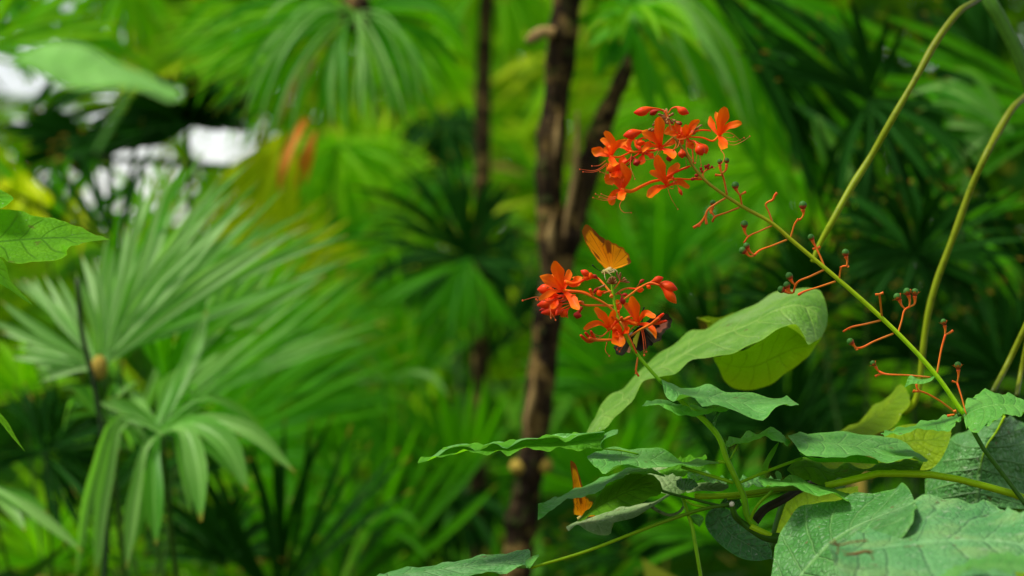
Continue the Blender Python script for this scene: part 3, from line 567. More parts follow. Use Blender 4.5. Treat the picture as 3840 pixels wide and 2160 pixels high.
limb(E_, [(415, 930), (450, 955), (560, 980)], 16, 18, 'stem', ls, 'petiole')
limb(E_, [(170, 965), (230, 1005), (320, 1035), (380, 1010), (408, 970)], 26, 18, 'grey', ls, 'petiole', d=2.14)
MB().tube([at(E_, (395, 905, .01)), at(E_, (430, 1000, .01)), at(E_, (458, 1090)), at(E_, (485, 1230)), at(E_, (520, 1449)), at(E_, (560, 1700)), Vector((.135, 2.1, .8)), Vector((.2, 2.1, -.02))], [px(E_, 26)*.5, px(E_, 30)*.5, px(E_, 26)*.5, px(E_, 32)*.5], n=8, seg=50).build('stem', M['stem'], ls)
leaf(E_, [(452, 1045), (475, 1030), (520, 1035), (543, 1060), (535, 1085), (510, 1116)], [(452, 1046), (480, 1060), (498, 1085), (511, 1117)], [(452, 1047), (458, 1068), (475, 1092), (495, 1102), (511, 1118)], 'fg2', ls, z=(.004, 0, .004), nv=20, nu=8)
leaf(E_, [(612, 985), (575, 1010), (552, 1055), (556, 1110), (600, 1180), (700, 1272), (800, 1330), (920, 1346), (1000, 1330)], [(612, 988), (655, 1080), (720, 1160), (830, 1230), (1000, 1335)], [(612, 990), (690, 988), (745, 1020), (790, 1090), (890, 1165), (985, 1225), (1010, 1335)], 'vein', ls, d=2.13, z=(-.01, 0, .01))
leaf(E_, [(655, 955), (680, 925), (730, 910), (780, 920), (800, 960)], [(655, 960), (700, 950), (750, 950), (800, 965)], [(655, 965), (700, 985), (760, 1000), (800, 970)], 'vein', ls, d=2.14, z=(0, 0, 0), nv=16)
leaf(E_, [(688, 555), (705, 520), (730, 508), (790, 512), (830, 470), (900, 482), (985, 443), (1050, 460), (1085, 500), (1132, 530)], [(688, 558), (740, 545), (800, 530), (880, 503), (980, 480), (1060, 500), (1132, 540)], [(690, 562), (720, 572), (760, 543), (800, 556), (880, 522), (960, 506), (1010, 526), (1060, 532), (1100, 562), (1132, 548)], 'fg2', ls, z=(.03, 0, -.03), ripple=.002, freq=5)
limb(E_, [(772, 555), (750, 600), (722, 655)], 12, 12, 'stem', ls, 'petiole')
leaf(E_, [(1050, 538), (1010, 580), (955, 670), (934, 730)], [(1051, 541), (1015, 600), (965, 690), (952, 732)], [(1053, 545), (1022, 620), (985, 690), (976, 735)], 'under', ls, z=(.004, 0, -.004), nv=20, nu=6)
leaf(F_, [(112, 388), (180, 372), (300, 368), (450, 362), (600, 372), (750, 382), (900, 408), (990, 445), (1060, 500), (1165, 572)], [(112, 390), (300, 430), (500, 455), (700, 480), (900, 520), (1040, 545), (1165, 577)], [(112, 392), (170, 470), (220, 520), (300, 552), (400, 562), (470, 545), (520, 552), (620, 525), (720, 545), (830, 602), (950, 570), (1050, 552), (1120, 585), (1165, 582)], 'fg', ls, z=(.06, .0, -.06), ripple=.002, freq=4)
leaf(F_, [(200, 520), (300, 556), (420, 560), (620, 530), (740, 555), (800, 600)], [(200, 525), (320, 575), (450, 570), (620, 545), (730, 575), (800, 602)], [(200, 530), (340, 590), (460, 590), (560, 590), (700, 600), (800, 604)], 'under', ls, d=2.09, z=(-.03, -.02, -.01), nv=24, nu=6)
leaf(F_, [(104, 640), (170, 580), (240, 552), (330, 580), (450, 640), (560, 600), (700, 640), (850, 590), (1000, 575), (1140, 575)], [(104, 645), (280, 620), (450, 680), (640, 660), (850, 620), (1000, 620), (1110, 640)], [(106, 655), (200, 722), (400, 748), (560, 702), (700, 672), (850, 655), (980, 672), (1085, 710)], 'dark', ls, d=2.13, z=(.03, 0, -.02), ripple=.003, freq=5)
leaf(E_, [(912, 790), (930, 778), (1000, 795), (1060, 800), (1130, 758), (1200, 790), (1300, 825), (1400, 855), (1450, 865), (1530, 895), (1572, 968)], [(914, 795), (1000, 815), (1100, 815), (1250, 832), (1380, 868), (1470, 890), (1574, 972)], [(915, 800), (960, 842), (1040, 832), (1130, 840), (1250, 880), (1380, 906), (1430, 880), (1500, 925), (1540, 955), (1576, 975)], 'fg2', ls, d=2.06, z=(.04, 0, -.04), ripple=.002, freq=5)
# mixed small leaves in the dark knot behind the stem
leaf(E_, [(355, 650), (430, 640), (550, 638), (548, 660)], [(350, 690), (430, 700), (520, 690), (545, 680)], [(200, 740), (400, 765), (500, 745), (545, 700)], 'under', ls, d=2.15, z=(.02, 0, -.02), ripple=.003)
leaf(E_, [(430, 740), (520, 735), (640, 770), (735, 800)], [(430, 760), (540, 780), (640, 800), (735, 805)], [(430, 790), (540, 800), (640, 815), (735, 812)], 'dusty', ls, d=2.16, z=(.02, 0, -.02), ripple=.003)
leaf(E_, [(355, 800), (400, 785), (460, 790), (505, 830)], [(355, 820), (420, 830), (450, 835), (500, 840)], [(358, 840), (400, 868), (440, 870), (480, 850)], 'dusty', ls, d=2.12, z=(.01, 0, -.01), nv=18, nu=8)
leaf(E_, [(420, 850), (520, 815), (640, 810), (710, 830)], [(420, 870), (520, 850), (640, 845), (710, 840)], [(430, 885), (540, 870), (640, 875), (710, 850)], 'grey', ls, d=2.16, z=(.02, 0, -.02))
leaf(E_, [(770, 800), (840, 770), (940, 780), (1060, 790)], [(770, 815), (860, 805), (950, 805), (1060, 800)], [(775, 835), (860, 840), (960, 835), (1060, 815)], 'dusty', ls, d=2.17, z=(.02, 0, -.02), ripple=.003)
leaf(E_, [(20, 740), (120, 715), (230, 700), (380, 740)], [(20, 760), (150, 770), (280, 780), (400, 800)], [(60, 800), (180, 860), (320, 900), (420, 880)], 'grey', ls, d=2.17, z=(.02, 0, -.02))
leaf(E_, [(1025, 750), (1035, 735), (1060, 745), (1075, 790)], [(1027, 755), (1045, 765), (1060, 790)], [(1028, 760), (1035, 780), (1055, 800)], 'fg', ls, nv=12, nu=6, z=(0, 0, 0))
# ================================================================== big soft leaves of the plant behind (yellow-green, on long stalks)
bs = thing('broadleaf_shrub', 'big yellow-green drooping leaf on a long olive stalk below a dark upper right branch', 'shrub', (.95, 2.6, 0))
dB = 2.27
leaf('R', [(385, 1205), (440, 1100), (510, 975), (640, 885), (760, 760), (900, 650), (1050, 530), (1150, 452), (1250, 460), (1400, 358), (1600, 270), (1770, 190), (1900, 158), (2030, 150), (2100, 215), (2130, 330), (2125, 430)],
     [(390, 1210), (500, 1080), (660, 960), (800, 790), (960, 710), (1150, 600), (1350, 500), (1560, 420), (1750, 320), (1930, 280), (2060, 350), (2110, 460)],
     [(395, 1215), (530, 1165), (640, 1040), (740, 940), (820, 818), (930, 790), (1020, 770), (1150, 690), (1350, 638), (1550, 590), (1700, 500), (1800, 425), (1890, 420), (1960, 500), (1985, 552), (2050, 540), (2095, 500)], 'big', bs, d=dB, z=(.09, 0, -.07), ripple=.003, freq=6, nv=70, nu=14)
leaf('R', [(1300, 655), (1420, 630), (1550, 588), (1700, 498), (1830, 418), (1900, 440), (1990, 540), (2070, 520), (2115, 440)], [(1320, 670), (1450, 720), (1600, 720), (1760, 650), (1900, 590), (2020, 560), (2118, 445)], [(1300, 660), (1350, 750), (1400, 840), (1460, 892), (1570, 890), (1750, 832), (1900, 722), (2040, 590), (2118, 450)], 'lime', bs, d=dB+.03, z=(-.05, 0, .05), ripple=.002, nv=50, nu=12)
leaf('R', [(1190, 375), (1260, 360), (1340, 370), (1400, 352), (1450, 330)], [(1250, 410), (1300, 400), (1370, 385), (1450, 335)], [(1260, 440), (1320, 430), (1390, 395), (1450, 340)], 'lime', bs, d=dB+.1, z=(0, 0, 0), nv=18, nu=8)
limb('R', [(1185, 372), (1230, 390), (1280, 405)], 16, 20, 'cane', bs, 'petiole', d=dB+.1)
MB().tube([at('M', p, dB) for p in [(1500, -20, .1), (1440, 20, .08), (1370, 65, .06), (1310, 135, .05), (1230, 250, .04), (1130, 430, .03), (980, 690, .02), (860, 900, .02), (740, 1090, .01), (640, 1270), (560, 1420), (530, 1500)]],
          [px('M', 40, dB)*.5, px('M', 42, dB)*.5, px('M', 37, dB)*.5, px('M', 40, dB)*.5, px('M', 32, dB)*.5], n=8, seg=110, lump=.16).build('petiole', M['cane'], bs)
dC = 2.36
MB().tube([at('M', p, dC) for p in [(1850, 480, .1), (1739, 560, .06), (1660, 640, .03), (1600, 740, .02), (1520, 890), (1430, 1090), (1370, 1260), (1310, 1420)]]+[at('D', p, dC) for p in [(925, 290), (870, 500), (840, 700), (822, 880), (800, 1040), (760, 1130), (700, 1175)]],
          [px('M', 40, dC)*.5, px('M', 43, dC)*.5, px('M', 38, dC)*.5, px('M', 34, dC)*.5], n=8, seg=110, lump=.16).build('petiole', M['cane'], bs)
wood = [at('M', p, 2.5) for p in [(1470, -120), (1540, 10), (1640, 170), (1739, 400), (1900, 800)]]
MB().tube(wood+[Vector((1.0, 2.55, 1.2)), Vector((.96, 2.6, .5)), Vector((.95, 2.6, -.02))], [.0062, .0058, .0058, .006, .007, .009, .013, .016], n=10, seg=60, lump=.12).build('branch', M['stem_d'], bs)
leaf('D', [(200, 1340), (270, 1300), (400, 1230), (500, 1130), (600, 1058), (680, 988), (720, 1010)], [(220, 1345), (400, 1270), (540, 1180), (640, 1090), (735, 1040)], [(260, 1360), (450, 1335), (600, 1290), (680, 1210), (730, 1140), (745, 1060)], 'lime', bs, d=dC, z=(.03, 0, -.03), ripple=.002)
leaf('F', [(780, 560), (820, 420), (900, 340), (1100, 300), (1250, 310), (1345, 345)], [(800, 600), (900, 480), (1050, 430), (1200, 420), (1340, 360)], [(900, 660), (1050, 650), (1190, 640), (1270, 560), (1310, 480), (1345, 370)], 'lime', bs, d=dC-.12, z=(.02, 0, -.02))
leaf('F', [(300, 640), (350, 590), (450, 560), (620, 540), (780, 600)], [(300, 650), (450, 600), (600, 590), (780, 620)], [(310, 660), (450, 640), (620, 650), (790, 660)], 'lime', bs, d=dC-.1, z=(.02, 0, -.02))
leaf('F', [(20, 1130), (60, 1000), (110, 880), (220, 810), (420, 800), (640, 770)], [(60, 1140), (150, 1000), (280, 900), (420, 860), (640, 800)], [(80, 1150), (200, 1000), (330, 920), (500, 880), (650, 830)], 'lime', bs, d=dC-.15, z=(.02, 0, -.02))
MB().tube([at('F', p, dC-.1) for p in [(100, 860), (70, 960), (30, 1090), (0, 1250)]], [px('F', 80, dC)*.5, px('F', 70, dC)*.5], n=8).build('petiole', M['stem_d'], bs)

bp = thing('broadleaf_plant', 'large dusty green leaf with yellow midrib at the right edge, two lime stalks above', 'plant', (.62, 2.3, 0))
leaf('F', [(1740, 250), (1600, 285), (1480, 330), (1340, 400), (1270, 540), (1190, 640), (1150, 760), (1140, 900)], [(1745, 250), (1680, 360), (1610, 460), (1575, 560), (1555, 660), (1545, 780), (1530, 920)], [(1750, 250), (1850, 270), (1960, 330), (2050, 450), (2090, 600), (2080, 800), (1990, 950)], 'dusty', bp, d=2.27, z=(.05, 0, .06), ripple=.004, freq=4, nv=50, nu=16)
MB().tube([at('F', p, 2.262) for p in [(1748, 240, -.002), (1684, 360), (1614, 460), (1577, 560), (1557, 660)]], [px('F', 20, 2.26)*.5, px('F', 8, 2.26)*.5], n=6).build('midrib', M['stem_l'], bp)
q0 = [at('D', p, 2.3) for p in [(1305, 1040, -.03), (1420, 820), (1530, 590), (1700, 200)]]
MB().tube(q0, [px('D', 40, 2.3)*.5, px('D', 42, 2.3)*.5], n=8, seg=24).build('petiole', M['cane'], bp)
MB().tube([at('D', p, 2.32) for p in [(1470, 1060, -.03), (1500, 900), (1540, 700), (1620, 300)]], [px('D', 34, 2.3)*.5, px('D', 36, 2.3)*.5], n=8, seg=24).build('petiole', M['cane'], bp)
MB().tube([at('F', (1540, 900), 2.29), at('F', (1560, 1300), 2.3), Vector((.60, 2.3, .7)), Vector((.62, 2.3, -.02))], [.004, .005, .007, .009], n=8, seg=30).build('stem', M['stem_d'], bp)

# ================================================================== huge leaves in the lower right corner, nearest the lens
gp = thing('broadleaf_plant', 'huge dull grey-green leaves filling the lower right corner in front of everything', 'plant', (.30, 1.85, 0))
leaf('F', [(-60, 1700), (-10, 1400), (20, 1230), (55, 1110), (130, 1010), (250, 910), (330, 885), (420, 880), (520, 868), (640, 832), (800, 808), (900, 785), (990, 762), (1030, 800), (1066, 884)],
     [(100, 1720), (180, 1480), (300, 1330), (430, 1200), (560, 1110), (700, 1040), (850, 980), (1000, 920), (1068, 890)], [(500, 1740), (620, 1560), (760, 1400), (900, 1260), (1000, 1120), (1060, 1000), (1070, 895)], 'dusty', gp, d=1.98, z=(.06, 0, -.10), ripple=.003, freq=5, nv=60, nu=16)
leaf('F', [(420, 1200), (560, 1165), (640, 1120), (700, 1085), (900, 965), (1060, 885), (1130, 855), (1200, 846), (1290, 860), (1380, 852), (1450, 880), (1510, 902), (1590, 885), (1660, 920), (1730, 942), (1800, 948), (1900, 970), (2150, 1020)],
     [(420, 1230), (620, 1260), (800, 1240), (1000, 1210), (1200, 1190), (1450, 1180), (1700, 1190), (1900, 1220), (2150, 1260)], [(430, 1260), (520, 1500), (700, 1700), (950, 1760), (1200, 1700), (1400, 1600), (1650, 1560), (1900, 1540), (2150, 1500)], 'pale', gp, d=1.84, z=(.14, .02, -.12), ripple=.003, freq=7, nv=70, nu=16)
leaf('F', [(1240, 1470), (1330, 1405), (1400, 1368), (1500, 1330), (1600, 1300), (1720, 1272), (1840, 1290), (2000, 1300)], [(1260, 1480), (1400, 1400), (1550, 1375), (1700, 1360), (1850, 1370), (2000, 1360)], [(1270, 1490), (1400, 1440), (1480, 1395), (1560, 1405), (1640, 1400), (1740, 1420), (1860, 1415), (2000, 1440)], 'fg', gp, d=1.72, z=(.04, 0, -.05), ripple=.002, freq=8)
leaf('F', [(1250, 1520), (1400, 1410), (1550, 1400), (1700, 1410), (2000, 1430)], [(1300, 1540), (1450, 1480), (1600, 1470), (2000, 1480)], [(1300, 1600), (1500, 1560), (1700, 1560), (2000, 1560)], 'lime', gp, d=1.78, z=(.02, 0, -.03))
b0 = at('F', (300, 1500), 1.93)
MB().tube([b0, b0+Vector((.03, .0, -.15)), Vector((.30, 1.87, .7)), Vector((.30, 1.85, -.02))], [.004, .006, .009, .012], n=8, seg=30).build('stem', M['stem_d'], gp)
b0 = at('F', (1500, 1530), 1.86)
MB().tube([b0, b0+Vector((-.02, .0, -.15)), Vector((.36, 1.85, .6)), Vector((.31, 1.85, -.02))], [.004, .006, .009, .012], n=8, seg=30).build('stem', M['stem_d'], gp)
tw = thing('dry_twig', 'small brown dried flower twigs lying on the huge grey-green leaf', 'twig', at('F', (560, 1230), 1.80))
MB().tube([at('F', p, 1.80) for p in [(425, 1195), (480, 1215), (600, 1192), (715, 1180)]], [px('F', 16, 1.8)*.5, px('F', 12, 1.8)*.5], n=6, lump=.4).tube([at('F', p, 1.80) for p in [(455, 1175), (490, 1235), (480, 1290)]], [px('F', 20, 1.8)*.5, px('F', 10, 1.8)*.5], n=6, lump=.4).build('twig', M['twig'], tw)
MB().tube([at('F', p, 1.80) for p in [(530, 1290), (640, 1278), (700, 1262), (760, 1270)]], [px('F', 10, 1.8)*.5, px('F', 26, 1.8)*.5, px('F', 12, 1.8)*.5], n=6, lump=.4).tube([at('F', p, 1.80) for p in [(690, 1265), (740, 1290), (755, 1330)]], [px('F', 14, 1.8)*.5, px('F', 8, 1.8)*.5], n=6, lump=.3).build('twig', M['twig'], tw)

# ================================================================== leaves reaching in at the left edge
le = thing('leafy_shrub', 'bright backlit green leaves with dark net veins reaching in at the left edge', 'shrub', (-.62, 2.15, 0))
dL = 2.13
leaf('I', [(-330, 230), (-200, 190), (-100, 168), (0, 163), (100, 172), (240, 210), (400, 240), (500, 262), (525, 275), (620, 315), (700, 350), (780, 380), (818, 393)], [(-330, 440), (-100, 420), (0, 410), (200, 392), (400, 380), (600, 380), (818, 394)], [(-330, 480), (-100, 510), (0, 525), (80, 562), (200, 570), (300, 556), (400, 546), (470, 534), (500, 505), (495, 480), (515, 450), (600, 430), (700, 402), (818, 396)], 'lit', le, d=dL, z=(.03, 0, -.04), ripple=.0015, freq=6, nv=50, nu=14)
leaf('I', [(-300, 420), (-100, 490), (0, 530), (45, 590), (70, 680), (150, 780), (200, 830), (242, 880)], [(-300, 460), (-100, 570), (30, 680), (120, 780), (243, 881)], [(-300, 500), (-150, 640), (0, 722), (80, 770), (160, 830), (243, 882)], 'lit', le, d=dL+.03, z=(.02, 0, -.02))
leaf('I', [(-200, -60), (-60, -20), (0, 20), (55, 50), (98, 80)], [(-200, 40), (-60, 60), (20, 85), (98, 83)], [(-200, 120), (-60, 150), (0, 162), (40, 145), (85, 108), (98, 88)], 'lit', le, d=dL+.02, z=(.02, 0, -.02))
leaf('J', [(-100, 240), (0, 380), (50, 440), (100, 530), (162, 632)], [(-100, 280), (0, 410), (60, 490), (163, 633)], [(-100, 320), (0, 440), (70, 530), (163, 635)], 'lit', le, d=dL, z=(.01, 0, -.01))
lb = [at('I', (-330, 440), dL), at('I', (-420, 520), dL), at('I', (-460, 900), dL)]
MB().tube([at('I', (-200, 40), dL+.02), lb[1]+Vector((0, 0, .06)), lb[1], lb[2], Vector((-.62, 2.14, .8)), Vector((-.62, 2.15, -.02))], [.002, .0025, .003, .004, .007, .009], n=8, seg=50).build('stem', M['stem_d'], le)
MB().tube([lb[0], lb[1]], [.0012, .0018], n=6).build('petiole', M['stem'], le)
MB().tube([at('I', (-300, 460), dL+.03), at('I', (-380, 560), dL+.02), at('I', (-455, 700), dL)], [.0012, .0014, .0018], n=6).build('petiole', M['stem'], le)
MB().tube([at('J', (-100, 280), dL), at('J', (-250, 100), dL), at('J', (-420, -80), dL)], [.001, .0014, .0018], n=6).build('petiole', M['stem'], le)

nf = thing('hanging_leaf', 'pale green blurred leaf close to the lens at upper left', 'leaf', at('H', (200, 400), 1.30))
leaf('H', [(60, 420), (190, 350), (260, 310), (400, 285), (600, 320), (780, 420), (960, 490), (1100, 560), (1200, 600), (1235, 655)], [(70, 425), (300, 420), (560, 460), (800, 510), (1000, 570), (1236, 660)], [(80, 430), (200, 440), (320, 520), (430, 585), (600, 600), (800, 590), (930, 600), (1050, 645), (1150, 690), (1236, 665)], 'front', nf, d=1.30, z=(.03, 0, -.02), name='leaf_blade')
leaf('H', [(890, 560), (840, 640), (740, 820), (640, 1030)], [(905, 570), (860, 660), (760, 830), (650, 1035)], [(930, 570), (880, 680), (790, 830), (660, 1040)], 'front', nf, d=1.32, z=(.01, 0, .0), name='leaf_blade', nu=6)
MB().tube([at('H', (80, 425), 1.30), at('H', (-200, 330), 1.30), at('H', (-500, 100), 1.30)], [.001, .0012, .0014], n=6).build('petiole', M['stem'], nf)

# ================================================================== butterflies
def wing_mat(name, base, edge, veinc, band=None, bands=(), trans=.35, rough=.7, smudge=.6):
    """u runs along the outer edge, v from the root to the edge"""
    t = NT(name); u, v = t.uv()
    n = t.noise(90, 4); n2 = t.noise(330, 3)
    col = t.mix(t.math('MULTIPLY', t.sstep(n, .48, .68), smudge), base, edge)
    vn = t.math('ABSOLUTE', t.math('SUBTRACT', t.math('FRACT', t.math('ADD', t.math('MULTIPLY', u, 9.0), t.math('MULTIPLY', n2, .12))), .5))
    col = t.mix(t.math('MULTIPLY', t.sstep(vn, .42, .5), .7), col, veinc)
    col = t.mix(t.math('MULTIPLY', t.sstep(t.math('ADD', v, t.math('MULTIPLY', n2, .06)), .93, 1.0), .85), col, edge)
    for (u0, u1, v0, v1, c) in bands:
        f = t.math('MULTIPLY', t.math('MULTIPLY', t.sstep(u, u0-.02, u0+.02), t.sstep(u, u1+.02, u1-.02)), t.math('MULTIPLY', t.sstep(t.math('ADD', v, t.math('MULTIPLY', n2, .08)), v0-.01, v0+.07), t.sstep(v, v1+.04, v1-.04)))
        col = t.mix(f, col, c)
    return t.finish(col, rough, trans, col, n2, .2, .0005, .04)
ORA, BRN, BLK = (.95, .37, .006), (.30, .095, .008), (.012, .010, .008)
M['w_orange'] = wing_mat('wing_orange', ORA, BRN, (.30, .085, .008), bands=[(.30, .40, .55, .95, BRN), (.70, .95, .86, 1.2, (.25, .08, .01))], smudge=.35)
M['w_orange_f'] = wing_mat('wing_orange_fore', ORA, BRN, (.33, .09, .008), bands=[(.20, .34, .52, .78, BRN), (.40, .60, .86, 1.2, BRN), (.60, .8, .8, 1.2, (.2, .07, .01))], smudge=.4)
M['w_black'] = wing_mat('wing_black', (.055, .048, .028), (.035, .03, .018), (.01, .01, .007), bands=[(.64, .80, .14, .66, (.72, .78, .30)), (.46, .70, .64, .86, (.90, .34, .22))], trans=.15, smudge=.2)
M['w_black_h'] = wing_mat('wing_black_hind', (.016, .014, .010), BLK, BLK, bands=[(.57, .73, .20, .95, (.72, .74, .05))], trans=.1, smudge=.2)
M['w_black_l'] = wing_mat('wing_black_tip', (.08, .07, .05), (.04, .035, .025), BLK, bands=[(.64, .90, .35, 1.2, (.90, .32, .20))], trans=.15, smudge=.2)
M['body_pale'] = stem_mat('body_pale_yellow', [(0, (.50, .40, .10)), (.5, (.60, .52, .26)), (1, (.45, .28, .05))], rough=.8, streak=.5)
M['body_black'] = stem_mat('body_black', [(0, (.02, .02, .016)), (1, (.012, .012, .01))], rough=.7)
def wing(c, root, outline, mat, parent, name, d=DF, z=0.0, bulge=.002, nu=44, nv=10, zt=0.0):
    o = smooth([at(c, (p[0], p[1], 0), d) for p in outline], nu); r = at(c, root, d); mb = MB()
    rows = []
    for i, e in enumerate(o):
        u = i/(nu-1)
        e = e+(e-r).normalized()*(.0005*math.sin(u*58))
        row = []
        for k in range(nv+1):
            v = k/nv
            p = r.lerp(e, v); p.y += z+zt*v+bulge*math.sin(v*3.14)*math.sin(u*3.14)
            row.append(mb.add(p, u, v))
        rows.append(row)
    for i in range(nu-1):
        for k in range(nv): mb.f.append((rows[i][k], rows[i+1][k], rows[i+1][k+1], rows[i][k+1]))
    return mb.build(name, M[mat], parent)
fore = [(700, 1180), (560, 1050), (420, 870), (310, 700), (230, 540), (190, 360), (205, 280), (265, 240), (350, 270), (500, 415), (640, 530), (720, 590), (800, 760), (840, 900)]
hind = [(740, 1060), (650, 830), (612, 700), (640, 600), (700, 562), (770, 580), (830, 620), (1000, 700), (1110, 800), (1170, 900), (1205, 985), (1180, 1050), (1090, 1095), (980, 1140), (870, 1165)]
b1 = thing('butterfly', 'orange butterfly with closed wings perched on top of the lower flower head', 'butterfly', at('Q', (790, 1180)), 'butterflies on the shrubs')
wing('Q', (790, 1150), fore, 'w_orange_f', b1, 'forewing', z=.0015); wing('Q', (800, 1140), hind, 'w_orange', b1, 'hindwing', z=-.0005)
wing('Q', (792, 1152), [(p[0]+6, p[1]-3) for p in fore], 'w_orange_f', b1, 'forewing', z=.007, bulge=-.002, zt=.004); wing('Q', (802, 1142), [(p[0]+6, p[1]-2) for p in hind], 'w_orange', b1, 'hindwing', z=.0085, bulge=-.002, zt=.004)
M_B = MB().tube([at('Q', p) for p in [(600, 1255, .003), (640, 1225, .003), (720, 1190, .003), (800, 1165, .003), (880, 1120, .003), (960, 1070, .0035), (1030, 1020, .004)]], [.0012, .0021, .0024, .0026, .0017, .0015, .0006], n=10, seg=28)
M_B.build('body', M['body_pale'], b1)
hd = MB().ball(at('Q', (632, 1235, .003)), px('Q', 40), (0, 1, 0)).build('head', M['body_pale'], b1)
for zz in (-.003, .008):
    MB().tube([at('Q', p) for p in [(615, 1215, zz), (520, 1180, zz*1.6), (440, 1120, zz*2.4), (400, 1080, zz*3)]], [.00022, .00022, .0005], n=5).build('antenna', M['body_black'], b1)
for l in ([(700, 1200), (760, 1235), (830, 1240)], [(690, 1210), (740, 1250), (800, 1300)], [(800, 1170), (850, 1200), (850, 1250)], [(820, 1160), (880, 1180), (930, 1240)], [(650, 1240), (655, 1310), (680, 1400)], [(760, 1190), (820, 1215), (850, 1230)]):
    MB().tube([at('Q', (p[0], p[1], -.001*i)) for i, p in enumerate(l)], [.0004, .0003, .00025], n=5).build('leg', M['body_pale'], b1)
b2 = thing('butterfly', 'black butterfly with yellow and pink bands clinging behind the lower flower head', 'butterfly', at('T', (780, 560), 2.125), 'butterflies on the shrubs')
d2 = 2.125
wing('T', (800, 520), [(830, 480), (900, 410), (1000, 350), (1100, 318), (1180, 325), (1240, 375), (1260, 440), (1240, 530), (1170, 590), (1120, 640), (1100, 710), (1040, 770), (960, 780), (880, 700)], 'w_black', b2, 'forewing', d=d2, zt=-.012)
wing('T', (790, 530), [(880, 640), (940, 720), (975, 800), (900, 850), (800, 910), (740, 920), (680, 850), (640, 760), (620, 680), (660, 600), (720, 540)], 'w_black_h', b2, 'hindwing', d=d2-.003, zt=-.006)
wing('T', (700, 600), [(640, 620), (560, 690), (430, 800), (360, 850), (380, 940), (440, 1000), (530, 975), (570, 940), (610, 950), (618, 870), (600, 760), (680, 660)], 'w_black_l', b2, 'forewing', d=d2+.012, zt=.008)
wing('T', (720, 590), [(650, 640), (620, 720), (660, 840), (740, 915), (800, 860), (820, 760)], 'w_black_h', b2, 'hindwing', d=d2+.010, zt=.004)
MB().tube([at('T', p, d2+.004) for p in [(800, 480), (790, 520), (760, 600), (720, 700), (690, 790)]], [.0012, .0021, .0023, .0014, .0006], n=9, seg=22).build('body', M['body_black'], b2)
MB().ball(at('T', (802, 490), d2+.003), px('T', 34), (0, 1, 0)).build('head', M['body_black'], b2)
for a in ([(800, 470), (815, 380), (820, 340)], [(795, 470), (800, 300), (835, 220)]): MB().tube([at('T', p, d2) for p in a], [.0003, .0003, .0006], n=5).build('antenna', M['body_black'], b2)
for a in ([(790, 540), (740, 500), (700, 480)], [(780, 560), (800, 650), (830, 690)], [(770, 590), (700, 600), (640, 560)]): MB().tube([at('T', p, d2-.002) for p in a], [.0004, .0003], n=5).build('leg', M['body_black'], b2)
b3 = thing('butterfly', 'orange butterfly half hidden behind the wavy leaves at the bottom, one narrow wing showing', 'butterfly', at('G', (1580, 980), 2.16), 'butterflies on the shrubs')
wing('G', (1590, 1000), [(1515, 985), (1512, 900), (1508, 800), (1500, 700), (1487, 600), (1492, 572), (1515, 590), (1545, 660), (1570, 740), (1600, 840), (1620, 910), (1625, 970)], 'w_orange_f', b3, 'forewing', d=2.16)
wing('G', (1592, 1002), [(1545, 960), (1535, 880), (1560, 820), (1610, 860), (1660, 900), (1690, 960), (1670, 1000)], 'w_orange', b3, 'hindwing', d=2.158)
MB().tube([at('G', p, 2.163) for p in [(1540, 1020), (1590, 1000), (1650, 985), (1700, 975)]], [.0013, .0022, .0018, .0007], n=9, seg=18).build('body', M['body_pale'], b3)
# ================================================================== background palms
M['fr_mid'] = frond_mat('frond_mid_green', (.026, .165, .002), (.075, .32, .003), (.17, .70, .001), rough=.5, spec=.10)
M['fr_bright'] = frond_mat('frond_bright_green', (.078, .31, .001), (.21, .49, .002), (.32, .90, .001), rough=.5, spec=.10)
M['fr_shade'] = frond_mat('frond_shaded_green', (.003, .032, .001), (.008, .060, .002), (.02, .12, .001), trans=.10, rough=.6, spec=.05)  # deep shade among the palms is put into this base colour
M['fr_pale'] = frond_mat('frond_pale_sage', (.21, .45, .10), (.38, .63, .22), (.34, .74, .09), rough=.45, spec=.22)
M['fr_soft'] = frond_mat('frond_soft_green', (.070, .30, .015), (.26, .51, .11), (.25, .72, .03), rough=.42, spec=.22)
M['fr_yel'] = frond_mat('frond_yellow_sunlit', (.36, .54, .002), (.62, .70, .003), (.75, .95, .001), rough=.5, spec=.10)  # yellow blades; the sunlit glow at the left is put into this colour
M['fr_dry'] = frond_mat('frond_dry_orange', (.78, .22, .008), (.88, .34, .012), (.95, .36, .01), tip=(.3, .12, .02), rough=.6)
M['fr_tan'] = frond_mat('frond_dry_tan', (.38, .25, .06), (.50, .36, .11), (.5, .36, .08), rough=.6)
def bark_mat():
    t = NT('bark_fibrous'); u, v = t.uv()
    ob = t.n('ShaderNodeTexCoord').outputs['Object']
    mp = t.n('ShaderNodeMapping'); mp.inputs['Scale'].default_value = (90, 90, 14); t.l(ob, mp.inputs[0])
    n = t.noise(1.0, 5, mp.outputs[0], .65); big = t.noise(34, 5)
    mp2 = t.n('ShaderNodeMapping'); mp2.inputs['Scale'].default_value = (12, 12, 60); t.l(ob, mp2.inputs[0])
    ring = t.noise(1.0, 3, mp2.outputs[0])
    col = t.mix(t.sstep(n, .40, .66), (.012, .007, .003), (.075, .048, .018))
    col = t.mix(t.math('MULTIPLY', t.sstep(big, .545, .62), .8), col, (.21, .135, .038))
    col = t.mix(t.math('MULTIPLY', t.sstep(ring, .58, .7), .6), col, (.010, .007, .004))
    col = t.mix(t.math('MULTIPLY', t.sstep(t.noise(48, 4), .57, .66), .6), col, (.05, .085, .012))
    return t.finish(col, .85, 0, None, t.math('ADD', n, ring), 1.0, .010, .1)
M['bark'] = bark_mat()
